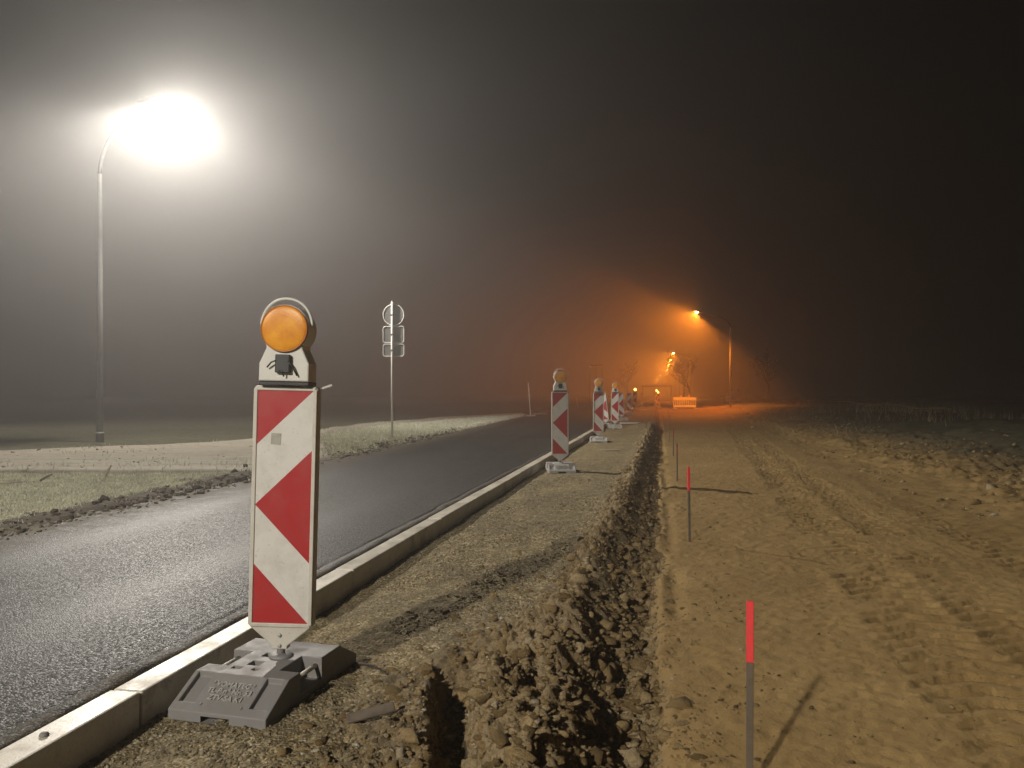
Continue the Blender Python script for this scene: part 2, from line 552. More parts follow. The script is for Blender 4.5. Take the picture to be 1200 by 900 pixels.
M['leaf'] = painted('autumn_leaves', (0.11, 0.075, 0.03), 0.7, 0.4, (0.05, 0.05, 0.02), 3)
M['lens_white'] = lamp_glare_shell('white_lamp_glare', (1.0, 0.93, 0.80), 1.6)
M['lens_sodium'] = emissive('sodium_lamp_glass', (1.0, 0.55, 0.14), 200.0)
M['lens_flash'] = emissive('lit_amber_lens', (1.0, 0.42, 0.06), 14.0)


def amber_material():
    t = NT('amber_lens')
    nv = t.n('ShaderNodeTexVoronoi', Scale=150.0); t.l(t.co, nv.inputs['Vector'])
    mp = t.n('ShaderNodeMapping'); mp.inputs['Scale'].default_value = (1, 0.3, 1); t.l(t.co, mp.inputs[0])
    big = t.noise(16, 5, 0.62, mp.outputs[0])
    t.base(t.ramp(big, [(0.3, (0.66, 0.22, 0.006)), (0.72, (0.86, 0.40, 0.022))]))
    t.set(Roughness=0.34)
    t.b.inputs['Subsurface Weight'].default_value = 0.25
    t.b.inputs['Subsurface Radius'].default_value = (0.03, 0.012, 0.002)
    t.b.inputs['Subsurface Scale'].default_value = 0.5
    wv = t.n('ShaderNodeTexWave', Scale=95.0, Distortion=0.6); wv.wave_type = 'BANDS'; wv.bands_direction = 'X'
    t.l(t.co, wv.inputs['Vector'])
    b0 = t.bump(wv.outputs['Fac'], 0.22, 0.002)
    t.bump(nv.outputs['Distance'], 0.15, 0.002, b0)
    return t.m


M['amber'] = amber_material()


def clod_material(name, stops):
    t = NT(name)
    oi = t.n('ShaderNodeNewGeometry').outputs['Random Per Island']
    c = t.ramp(oi, stops)
    f = t.noise(95, 6, 0.75)
    c = t.mix(t.math('MULTIPLY', t.ramp(f, [(0.42, (0, 0, 0)), (0.62, (1, 1, 1))]), 0.55), c, (0.145, 0.100, 0.046))
    t.base(c); t.set(Roughness=0.95)
    t.b.inputs['Specular IOR Level'].default_value = 0.15
    t.bump(t.noise(130, 5, 0.75), 1.0, 0.014)
    return t.m


M['clod'] = clod_material('earth_clods', [(0.0, (0.16, 0.108, 0.046)), (0.35, (0.30, 0.208, 0.094)), (0.75, (0.42, 0.302, 0.145)), (0.97, (0.46, 0.36, 0.21)), (1.0, (0.52, 0.46, 0.35))])
M['darkclod'] = clod_material('dark_crumbs', [(0.0, (0.09, 0.064, 0.030)), (0.7, (0.20, 0.14, 0.065)), (1.0, (0.32, 0.24, 0.12))])
M['stone'] = clod_material('loose_gravel', [(0.0, (0.13, 0.105, 0.06)), (0.4, (0.30, 0.245, 0.145)), (0.8, (0.46, 0.39, 0.25)), (1.0, (0.70, 0.63, 0.47))])


def blade_material(name, stops):
    t = NT(name)
    oi = t.n('ShaderNodeNewGeometry').outputs['Random Per Island']
    t.base(t.ramp(oi, stops)); t.set(Roughness=0.8)
    t.b.inputs['Specular IOR Level'].default_value = 0.2
    return t.m


M['grass'] = blade_material('frosted_grass', [(0.0, (0.27, 0.275, 0.18)), (0.5, (0.56, 0.56, 0.43)), (1.0, (0.82, 0.82, 0.72))])
M['straw'] = blade_material('dry_weed', [(0.0, (0.10, 0.08, 0.045)), (1.0, (0.30, 0.25, 0.15))])


# ------------------------------------------------------------------ haze
def build_haze():
    mb = MB()
    mb.box((0, 0, 0), (1, 1, 1))
    o = mb.build('haze', None or bpy.data.materials.new('fog'))
    o.scale = (960, 1000, 27)
    o.location = (40, 250, -2.2 + 13.5)
    m = o.data.materials[0]; m.use_nodes = True
    nt = m.node_tree
    nt.nodes.remove(nt.nodes['Principled BSDF'])
    v = nt.nodes.new('ShaderNodeVolumePrincipled')
    v.inputs['Color'].default_value = (0.93, 0.93, 0.93, 1)
    v.inputs['Density'].default_value = HAZE_DENSITY
    v.inputs['Anisotropy'].default_value = HAZE_ANISO
    nt.links.new(v.outputs[0], nt.nodes['Material Output'].inputs['Volume'])
    tag(o, 'thin night fog over the whole road works', 'fog', kind='stuff')


build_haze()


# ------------------------------------------------------------------ ground sheet
def grade(a, b, step):
    n = max(1, int(round(abs(b - a) / step)))
    return list(np.linspace(a, b, n, endpoint=False))


def build_ground():
    us = []
    us += [-400, -300, -200, -140, -100, -70, -52]
    us += grade(-40, -14, 1.3) + grade(-14, -8.5, 0.14) + grade(-8.5, -4.9, 0.045) + grade(-4.9, -2.1, 0.4)
    us += grade(-2.1, 0.15, 0.0105) + grade(0.15, 3.0, 0.0135) + grade(3.0, 7, 0.04) + grade(7, 14, 0.12) + grade(14, 40, 1.0)
    us += [40, 50, 70, 100, 150, 220, 300, 400]
    ys = [-60, -40, -25, -15, -8, -4, -1, 0.5, 1.2]
    y = 1.6
    while y < 110:
        ys.append(y); y += max(0.009, 0.0036 * y)
    ys += [110, 115, 122, 132, 145, 165, 190, 230, 300, 400, 500]
    us = np.array(us, float); ys = np.array(ys, float)
    U, Y = np.meshgrid(us, ys)
    u = U.ravel(); yy = Y.ravel()
    z, d = heights(u, yy)
    x = at(u, yy)
    right = u > KERB_L
    n1, n2 = d['n1'], d['n2']
    gravel = ((u > KERB_R - 0.2) & right) * (1 - sstep(-0.02, 0.3, d['crest'] - 0.18 + 0.2 * n2)) * (1 - d['into'])
    clod = np.clip(d['crest'] * 1.6 - 0.2 + 0.3 * n2, 0, 1) * (1 - d['into']) + d['into'] * (1 - d['out'])
    clod = np.clip(clod, 0, 1) * right
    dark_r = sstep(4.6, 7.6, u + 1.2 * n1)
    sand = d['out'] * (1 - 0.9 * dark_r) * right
    uL = road_left(yy)
    bare = np.clip(d['torn'] * 1.25 + 0.25 * n2, 0, 1)
    strip = (yy < 10.75) & (u > -24)
    grass = np.where(strip, d['edge'] * (1 - sstep(0.35, 0.7, bare)) * sstep(-0.55, -0.1, n1 + 0.3 * n2 + 0.1), d['wedge']) * (~right)
    track = d['track'] * (~right)
    field = ((~right) & (yy > 10.75)) * (1 - np.clip(d['wedge'] + d['track'], 0, 1)) * sstep(0.35, -0.25, u - uL + 0.2)
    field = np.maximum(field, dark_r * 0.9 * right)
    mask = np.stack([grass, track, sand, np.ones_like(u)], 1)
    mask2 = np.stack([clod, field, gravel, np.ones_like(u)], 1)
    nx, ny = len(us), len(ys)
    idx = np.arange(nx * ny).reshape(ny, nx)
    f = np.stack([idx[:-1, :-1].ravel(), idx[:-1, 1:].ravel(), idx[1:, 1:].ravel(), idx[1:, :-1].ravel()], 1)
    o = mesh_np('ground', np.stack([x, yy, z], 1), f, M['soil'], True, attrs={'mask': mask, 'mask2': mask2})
    tag(o, 'bare earth, sand and verges of the road works', 'ground', kind='structure')


build_ground()


def build_road():
    ys = list(np.arange(-30, 2, 1.0))
    y = 2.0
    while y < 110:
        ys.append(y); y += max(0.03, 0.012 * y)
    ys += list(np.linspace(110, 480, 40))
    ys = np.array(ys)
    ts = np.concatenate([np.linspace(0, 0.9, 46), np.linspace(0.905, 1.0, 40)])
    T, Y = np.meshgrid(ts, ys)
    uL = road_left(Y) - 0.25
    rag = 0.022 * fbm(Y * 0, Y, 0.22, 4, 201)
    uR = KERB_L - 0.045 + rag
    U = uL + (uR - uL) * T
    u = U.ravel(); yy = Y.ravel()
    dist = (uR - U).ravel()
    z = 0.070 + 0.014 * np.sin(np.pi * np.clip(T.ravel(), 0, 1)) + 0.006 * fbm(u, yy, 1.5, 3, 205)
    z += 0.012 * np.exp(-((dist - 0.05) / 0.035) ** 2) * (0.6 + 0.8 * fbm(u, yy, 0.12, 3, 206))
    z -= 0.022 * np.exp(-(dist / 0.016) ** 2)
    z -= 0.010 * np.exp(-((dist - 0.115) / 0.014) ** 2) * (0.6 + 0.6 * fbm(u, yy, 0.3, 2, 207))
    z -= 0.022 * np.exp(-((yy - 18.8) / 0.045) ** 2)
    nx, ny = len(ts), len(ys)
    idx = np.arange(nx * ny).reshape(ny, nx)
    f = np.stack([idx[:-1, :-1].ravel(), idx[:-1, 1:].ravel(), idx[1:, 1:].ravel(), idx[1:, :-1].ravel()], 1)
    V = np.stack([at(u, yy), yy, z], 1)
    # skirt along the kerb side
    last = idx[:, -1]
    sk = V[last].copy(); sk[:, 2] = -0.06
    V2 = np.concatenate([V, sk]); si = np.arange(len(V), len(V2))
    f2 = np.stack([last[:-1], si[:-1], si[1:], last[1:]], 1)
    tt = T.ravel(); dl = (U - uL - 0.25).ravel()
    dirt = np.clip(np.exp(-(np.maximum(dl, 0) / 0.35) ** 1.3) + 0.55 * np.exp(-(dist / 0.10) ** 2) + 0.25 * np.clip(fbm(u, yy, 2.2, 3, 231), 0, 1), 0, 1)
    wheel = np.exp(-((tt - 0.30) / 0.09) ** 2) + np.exp(-((tt - 0.74) / 0.09) ** 2)
    wear = np.stack([dirt, wheel, 0 * tt, 1 + 0 * tt], 1)
    wear = np.concatenate([wear, wear[last]])
    o = mesh_np('road', V2, np.concatenate([f, f2]), M['asphalt'], True, attrs={'wear': wear})
    tag(o, 'newly laid dark asphalt lane left of the beacons', 'road', kind='structure')


build_road()


def build_kerb():
    mb = MB()
    y = -6.0
    cs = math.cos(HEAD)
    rot = Matrix.Rotation(HEAD, 3, 'Z')
    L = 1.0
    k = 0
    while y < 110:
        yc = y + 0.5 * L * cs
        xc = at(0.5 * (KERB_L + KERB_R), yc)
        jig = random.uniform(-0.003, 0.003)
        bev = 0.008 if y < 20 else 0.0
        mb.box((xc + jig, yc, -0.055 + random.uniform(-0.003, 0.003)), ((KERB_R - KERB_L) * cs, L - 0.010, 0.31), rot, bev, 2)
        y += L * cs
        k += 1
    o = mb.build('kerb', M['concrete'])
    tag(o, 'pale concrete kerb edging between asphalt and gravel strip', 'kerb', kind='structure')


build_kerb()


def gz(x, y):
    z, _ = heights(np.array([x - SLOPE * y], float), np.array([y], float))
    return float(z[0])


# ------------------------------------------------------------------ loose stones, clods, grass (uncountable)
def ico(sub):
    bm = bmesh.new(); bmesh.ops.create_icosphere(bm, subdivisions=sub, radius=1.0)
    v = np.array([p.co[:] for p in bm.verts]); f = np.array([[q.index for q in p.verts] for p in bm.faces]); bm.free()
    return v, f


def scatter(name, pts, sizes, mat, sub=2, flat=0.75, protos=10, amp=0.35, label='', cat='', planes=6):
    """many small angular lumps in one mesh (nobody could count them)"""
    v0, f0 = ico(sub)
    prot = []
    for k in range(protos):
        g = np.random.default_rng(900 + k)
        nn = g.normal(0, 1, (planes, 3)); nn /= np.linalg.norm(nn, axis=1)[:, None]
        dd = g.uniform(0.35, 1.0, planes)
        rr = np.min(np.where(v0 @ nn.T > 0.05, dd[None, :] / np.maximum(v0 @ nn.T, 0.05), 9.0), axis=1)
        rr = np.minimum(rr, 1.35) * (1 + amp * 0.5 * g.normal(0, 0.55, len(v0)))
        prot.append(v0 * rr[:, None])
    prot = np.array(prot)
    n = len(pts)
    pk = RNG.integers(0, protos, n); a = RNG.uniform(0, 6.283, n); tl = RNG.uniform(-0.7, 0.7, n)
    sc = np.stack([RNG.uniform(0.6, 1.6, n), RNG.uniform(0.6, 1.3, n), RNG.uniform(0.55, 1.15, n) * flat], 1) * np.asarray(sizes)[:, None]
    q = prot[pk] * sc[:, None, :]
    ct, st = np.cos(tl)[:, None], np.sin(tl)[:, None]; ca, sa = np.cos(a)[:, None], np.sin(a)[:, None]
    y1 = q[..., 1] * ct - q[..., 2] * st; z1 = q[..., 1] * st + q[..., 2] * ct
    V = np.stack([q[..., 0] * ca - y1 * sa, q[..., 0] * sa + y1 * ca, z1], 2) + np.asarray(pts)[:, None, :]
    F = f0[None] + (np.arange(n) * len(v0))[:, None, None]
    o = mesh_np(name, V.reshape(-1, 3), F.reshape(-1, 3), mat, False)
    tag(o, label, cat, kind='stuff')
    return o


def ground_pts(u, y, sink):
    z, d = heights(u, y)
    return np.stack([at(u, y), y, z + sink], 1), d


def build_clods():
    # heap, crest and trench
    n = 130000
    y = 1.9 * np.exp(RNG.uniform(0, math.log(30 / 1.9), n))
    u = RNG.uniform(-1.30, 0.22, n)
    z, d = heights(u, y)
    w = np.clip(d['crest'] ** 1.5 * 0.75 + d['into'] * (1 - d['out']) * 1.0 + 0.05 * (y < 6), 0, 1)
    keep = RNG.uniform(0, 1, n) < w
    u, y = u[keep], y[keep]
    s = np.clip(RNG.lognormal(-5.25, 0.70, len(u)), 0.0025, 0.040)
    s *= np.clip(y / 6, 1.0, 1.6)
    p, _ = ground_pts(u, y, 0)
    p[:, 2] -= s * 0.12
    slope = (d['into'] * (1 - d['out']))[keep]
    s = np.where((slope > 0.3) & (RNG.uniform(0, 1, len(s)) < 0.17), s * 2.4, s)
    s = np.minimum(s, 0.044)
    near = (y < 7) & (s > 0.012)
    mid = (y < 7) & ~near
    scatter('earth_clods', p[near], s[near], M['clod'], 2, 0.8, 12, 0.62, 'larger tan earth clods heaped along the near trench', 'earth clods')
    scatter('earth_clods', p[mid], s[mid], M['clod'], 1, 0.8, 12, 0.50, 'fine tan earth crumbs between the clods of the near trench', 'earth clods')
    scatter('earth_clods', p[y >= 7], s[y >= 7], M['clod'], 1, 0.8, 12, 0.50, 'tan earth clods along the far stretch of the trench', 'earth clods')
    # gravel on the strip
    n = 26000
    y = 1.9 * np.exp(RNG.uniform(0, math.log(14 / 1.9), n))
    u = RNG.uniform(-1.9, -0.6, n)
    keep = vnoise(u * 3.1, y * 1.7, 77) > 0.36
    u, y = u[keep], y[keep]
    s = np.clip(RNG.lognormal(-5.35, 0.42, len(u)), 0.0025, 0.016)
    p, d = ground_pts(u, y, 0.001)
    scatter('gravel', p, s, M['stone'], 1, 0.7, 10, 0.2, 'small loose stones on the strip beside the kerb', 'gravel')
    # crumbs on the sand and on the right bank
    n = 9000
    y = 2.2 * np.exp(RNG.uniform(0, math.log(40 / 2.2), n))
    u = np.where(RNG.uniform(0, 1, n) < 0.7, RNG.normal(5.1, 1.0, n) + 0.02 * y, RNG.uniform(0.0, 4.0, n))
    keep = (u < 3.4) | (fbm(u, y, 1.3, 3, 440) > -0.02)
    u, y = u[keep], y[keep]
    s = np.where(u > 3.4, np.clip(RNG.lognormal(-4.2, 0.6, len(u)), 0.006, 0.085), np.clip(RNG.lognormal(-5.2, 0.5, len(u)), 0.003, 0.018))
    p, d = ground_pts(u, y, 0); p[:, 2] += 0.1 * s
    scatter('soil_crumbs', p, s, M['clod'], 1, 0.75, 10, 0.3, 'crumbs and lumps of soil on the sand and the right bank', 'soil lumps')
    n = 2600
    x = RNG.uniform(-13, 0.5, n); y = RNG.uniform(10.7, 26, n); u = x - SLOPE * y
    z, d = heights(u, y)
    k = (d['track'] > 0.5) & (fbm(u, y, 1.1, 3, 471) > 0.0)
    s = np.clip(RNG.lognormal(-4.4, 0.5, n), 0.005, 0.04)
    p = np.stack([x, y, z], 1)
    scatter('track_stones', p[k], s[k], M['stone'], 1, 0.7, 10, 0.2, 'stones and crumbs strewn on the pale track', 'stones')
    n = 1900
    y = 2.2 * np.exp(RNG.uniform(0, math.log(14 / 2.2), n)); u = 0.03 + np.abs(RNG.normal(0, 0.38, n))
    keep = fbm(u, y, 0.45, 4, 481) > 0.05
    u, y = u[keep], y[keep]
    s = np.clip(RNG.lognormal(-5.4, 0.6, len(u)), 0.002, 0.016)
    p, d = ground_pts(u, y, 0)
    scatter('soil_crumbs', p, s, M['darkclod'], 1, 0.7, 10, 0.4, 'dark crumbs of soil strewn along the trench side of the sand', 'soil lumps')
    # torn verge along the left edge of the asphalt
    n = 3600
    y = RNG.uniform(4.5, 24, n)
    u = road_left(y) - np.abs(RNG.normal(0.02, 0.27, n)) + 0.12 * RNG.uniform(0, 1, n) ** 2 * 2
    s = np.clip(RNG.lognormal(-4.5, 0.65, n), 0.005, 0.06)
    p, d = ground_pts(u, y, 0); keep = RNG.uniform(0, 1, n) < (1 - 0.8 * d['track'])
    p[:, 2] = np.maximum(p[:, 2], 0.072) + 0.2 * s
    t = NT('dark_soil'); oi = t.n('ShaderNodeNewGeometry').outputs['Random Per Island']
    t.base(t.ramp(oi, [(0, (0.03, 0.024, 0.016)), (0.7, (0.11, 0.088, 0.058)), (1, (0.28, 0.24, 0.17))])); t.set(Roughness=0.95)
    t.bump(t.noise(60, 4, 0.7), 0.7, 0.01)
    scatter('verge_soil', p[keep], s[keep], t.m, 1, 0.75, 6, 0.4, 'dark crumbs of torn soil along the left asphalt edge', 'soil lumps')


build_clods()


def blades(name, x, y, z, h, w, mat, label, cat, lean=0.5):
    n = len(x)
    a = RNG.uniform(0, 2 * np.pi, n); l = RNG.uniform(0, lean, n) * h; b = RNG.uniform(0, 2 * np.pi, n)
    dx, dy = np.cos(a) * w * 0.5, np.sin(a) * w * 0.5
    V = np.empty((n, 3, 3))
    V[:, 0] = np.stack([x - dx, y - dy, z - 0.004], 1)
    V[:, 1] = np.stack([x + dx, y + dy, z - 0.004], 1)
    V[:, 2] = np.stack([x + np.cos(b) * l, y + np.sin(b) * l, z + h], 1)
    o = mesh_np(name, V.reshape(-1, 3), np.arange(3 * n).reshape(n, 3), mat, False)
    return tag(o, label, cat, kind='stuff')


def build_grass():
    # near verge
    n = 130000
    y = RNG.uniform(4.2, 10.7, n); u = road_left(y) - 0.16 - RNG.uniform(0, 5.5, n)
    z, d = heights(u, y)
    p = (1 - np.clip(d['torn'] * 1.2 + 0.35 * d['n2'], 0, 1)) * sstep(-0.6, 0.1, d['n1'] + 0.4 * d['n2'])
    k = RNG.uniform(0, 1, n) < p
    h = RNG.uniform(0.010, 0.034, n)
    blades('grass', at(u, y)[k], y[k], z[k], h[k], 0.007, M['grass'], 'pale frosted grass on the near left verge', 'grass', 0.9)
    n = 130000
    x = RNG.uniform(-5.6, 0.8, n); y = RNG.uniform(11.5, 41, n)
    u = x - SLOPE * y
    k = poly_sdf(x, y, WEDGE) < 0.05
    u, y = u[k], y[k]
    z, d = heights(u, y)
    k = RNG.uniform(0, 1, len(u)) < d['wedge']
    h = RNG.uniform(0.02, 0.06, len(u))
    blades('grass', at(u, y)[k], y[k], z[k], h[k], 0.012, M['grass'], 'pale grass island round the sign post', 'grass', 0.9)
    # coarser tufts in the near verge
    nc = 170; per = 60
    cy = RNG.uniform(4.6, 10.6, nc); cu = road_left(cy) - 0.35 - RNG.uniform(0, 5.0, nc)
    y = np.repeat(cy, per) + RNG.normal(0, 0.045, nc * per); u = np.repeat(cu, per) + RNG.normal(0, 0.06, nc * per)
    z, d = heights(u, y)
    h = RNG.uniform(0.02, 0.06, nc * per) * np.repeat(RNG.uniform(0.5, 1.3, nc), per)
    blades('grass', at(u, y), y, z, h, 0.008, M['grass'], 'coarser grass tufts standing in the near left verge', 'grass', 1.3)
    # thin weeds and tufts on the pale track and its edge
    n = 26000
    x = RNG.uniform(-13, 0.5, n); y = RNG.uniform(10.3, 30, n); u = x - SLOPE * y
    z, d = heights(u, y)
    pt = sstep(0.02, 0.45, fbm(u, y, 0.8, 4, 451)) * 0.8 + 0.9 * np.exp(-((y - 10.72) / 0.12) ** 2)
    k = (RNG.uniform(0, 1, n) < pt * np.maximum(d['track'], (y < 10.9) * 1.0)) & (u < road_left(y) - 0.1)
    h = RNG.uniform(0.02, 0.09, n)
    blades('weeds', x[k], y[k], z[k], h[k], 0.012, M['grass'], 'scattered weeds on the pale track and along its edge', 'weeds', 0.9)
    # dry weeds along the top of the right bank
    n = 4500
    y = RNG.uniform(22, 75, n); u = 9.5 + 0.06 * y + RNG.normal(0, 2.2, n)
    k = fbm(u, y, 2.5, 3, 401) > -0.05
    u, y = u[k], y[k]
    z, d = heights(u, y)
    h = RNG.uniform(0.1, 0.55, len(u)) * (0.6 + 0.8 * vnoise(u * 0.5, y * 0.5, 5))
    blades('dry_weeds', at(u, y), y, z, h, 0.02, M['straw'], 'dry weeds along the top of the dark right bank', 'dry weeds', 0.6)


build_grass()


# ------------------------------------------------------------------ traffic beacons
def foot_plate(parent, mat):
    """recycled plastic foot: sloped ends, recessed ramps, sockets and handle notches; front end faces -y"""
    X = [-0.205, -0.185, -0.150, -0.115, -0.085, -0.065, -0.045, 0.005, 0.030, 0.055, 0.085, 0.115, 0.150, 0.185, 0.205]
    Yb = [-0.365, -0.350, -0.330, -0.300, -0.270, -0.235, -0.205, -0.150, -0.125, -0.100, -0.075, -0.050, 0.0, 0.045, 0.10, 0.205, 0.35, 0.365]

    def prof(y):
        a = abs(y)
        if a < 0.205: return 0.125
        return 0.125 + (a - 0.205) / (0.365 - 0.205) * (0.038 - 0.125)
    rec = {}
    for i in range(len(X) - 1):
        for j in range(len(Yb) - 1):
            xc = 0.5 * (X[i] + X[i + 1]); yc = 0.5 * (Yb[j] + Yb[j + 1]); r = 0.0
            if abs(xc) > 0.115 and abs(xc) < 0.185 and -0.330 < yc < -0.205:
                r = 0.022
            if abs(xc) > 0.115 and abs(xc) < 0.186 and 0.205 < yc < 0.350:
                r = 0.015
            if abs(xc) > 0.115 and -0.125 < yc < 0.045:
                r = 0.085
            if -0.045 < xc < 0.005 and -0.100 < yc < -0.050: r = 0.07
            if 0.005 < xc < 0.055 and -0.050 < yc < 0.0: r = 0.0
            if -0.085 < xc < -0.045 and -0.150 < yc < -0.125: r = 0.06
            if 0.005 < xc < 0.030 and -0.150 < yc < -0.125: r = 0.06
            if -0.045 < xc < -0.0 and -0.05 < yc < 0.0: r = 0.0
            if -0.045 < xc < 0.005 and 0.0 < yc < 0.045: r = 0.06
            rec[i, j] = r
    bm = bmesh.new()
    cache = {}

    def V(x, y, z):
        k = (round(x, 4), round(y, 4), round(z, 4))
        if k not in cache: cache[k] = bm.verts.new(k)
        return cache[k]

    def quad(*ps):
        vs = []
        for p in ps:
            v = V(*p)
            if v not in vs: vs.append(v)
        if len(vs) >= 3:
            try: bm.faces.new(vs)
            except ValueError: pass
    nx, ny = len(X) - 1, len(Yb) - 1

    def T(i, j, a, b):
        return (X[i + a], Yb[j + b], prof(Yb[j + b]) - rec[i, j])
    for i in range(nx):
        for j in range(ny):
            quad(T(i, j, 0, 0), T(i, j, 1, 0), T(i, j, 1, 1), T(i, j, 0, 1))
            if i + 1 < nx and abs(rec[i, j] - rec[i + 1, j]) > 1e-6:
                quad(T(i, j, 1, 0), T(i + 1, j, 0, 0), T(i + 1, j, 0, 1), T(i, j, 1, 1))
            if j + 1 < ny and abs(rec[i, j] - rec[i, j + 1]) > 1e-6:
                quad(T(i, j, 0, 1), T(i, j, 1, 1), T(i, j + 1, 1, 0), T(i, j + 1, 0, 0))
            zb = 0.0
            # arched cut in the middle of each end
            if j == 0:
                arch = 0.024 if abs(X[i] + X[i + 1]) / 2 < 0.066 else 0.0
                quad((X[i], Yb[0], arch), (X[i + 1], Yb[0], arch), T(i, 0, 1, 0), T(i, 0, 0, 0))
            if j == ny - 1:
                quad(T(i, j, 0, 1), T(i, j, 1, 1), (X[i + 1], Yb[-1], zb), (X[i], Yb[-1], zb))
        # sides
    for j in range(ny):
        quad((X[0], Yb[j], 0), T(0, j, 0, 0), T(0, j, 0, 1), (X[0], Yb[j + 1], 0))
        quad(T(nx - 1, j, 1, 0), (X[-1], Yb[j], 0), (X[-1], Yb[j + 1], 0), T(nx - 1, j, 1, 1))
    quad((X[0], Yb[0], 0), (X[0], Yb[-1], 0), (X[-1], Yb[-1], 0), (X[-1], Yb[0], 0))
    bmesh.ops.recalc_face_normals(bm, faces=bm.faces[:])
    es = [e for e in bm.edges if len(e.link_faces) == 2 and e.calc_face_angle(0) > 0.35]
    bmesh.ops.bevel(bm, geom=es, offset=0.0035, segments=2, profile=0.5, affect='EDGES', clamp_overlap=True)
    mb = MB(); mb.bm.free(); mb.bm = bm
    # corner studs of the lettering field
    sl = math.atan2(0.125 - 0.038, 0.16)
    for sx in (-0.085, 0.085):
        for yy in (-0.335, -0.245):
            mb.lathe([(0.0055, -0.002), (0.005, 0.004), (0.002, 0.005)], (sx, yy, prof(yy)), 'z', 8)
    fp = mb.build('foot_plate', mat, parent)
    # carrying bars in the notches
    for sx in (-1, 1):
        b = MB().tube([(sx * 0.178, -0.120, 0.092), (sx * 0.178, 0.040, 0.092)], 0.010, 10)
        b.build('carrying_bar', M['frame'], fp)
    # raised lettering on the front slope
    tc = bpy.data.curves.new('embossed_lettering', 'FONT')
    tc.body = 'VOMATEC\nTL-P n° Nr. 53\nZTV-SA K1'
    tc.size = 0.031; tc.align_x = 'CENTER'; tc.extrude = 0.0036; tc.space_line = 1.0; tc.offset = 0.0006
    to = bpy.data.objects.new('embossed_lettering', tc); COL.objects.link(to)
    bpy.context.view_layer.update()
    me = bpy.data.meshes.new_from_object(to.evaluated_get(bpy.context.evaluated_depsgraph_get()))
    bpy.data.objects.remove(to)
    me.materials.clear(); me.materials.append(M['rubber_lit'])
    lo = bpy.data.objects.new('embossed_lettering', me); COL.objects.link(lo); lo.parent = fp
    lo.rotation_euler = (sl, 0, 0)
    yy = -0.262
    lo.location = (0, yy, prof(yy) + 0.002)
    return fp


def panel_outline(hw, z0, z1, r, lug=True):
    pts = []
    for k in range(7):
        a = R(90 - 15 * k); pts.append((hw - r + r * math.cos(a), z1 - r + r * math.sin(a)))
    if lug:
        pts += [(hw, z0 + 0.012), (hw - 0.012, z0), (0.032, z0 - 0.074), (0.030, z0 - 0.088), (-0.030, z0 - 0.088), (-0.032, z0 - 0.074), (-hw + 0.012, z0), (-hw, z0 + 0.012)]
    else:
        pts += [(hw, z0), (-hw, z0)]
    for k in range(7):
        a = R(180 - 15 * k); pts.append((-hw + r + r * math.cos(a), z1 - r + r * math.sin(a)))
    return pts


Z0, Z1 = 0.248, 1.240       # lower and upper edge of the striped field's frame
HW = 0.134


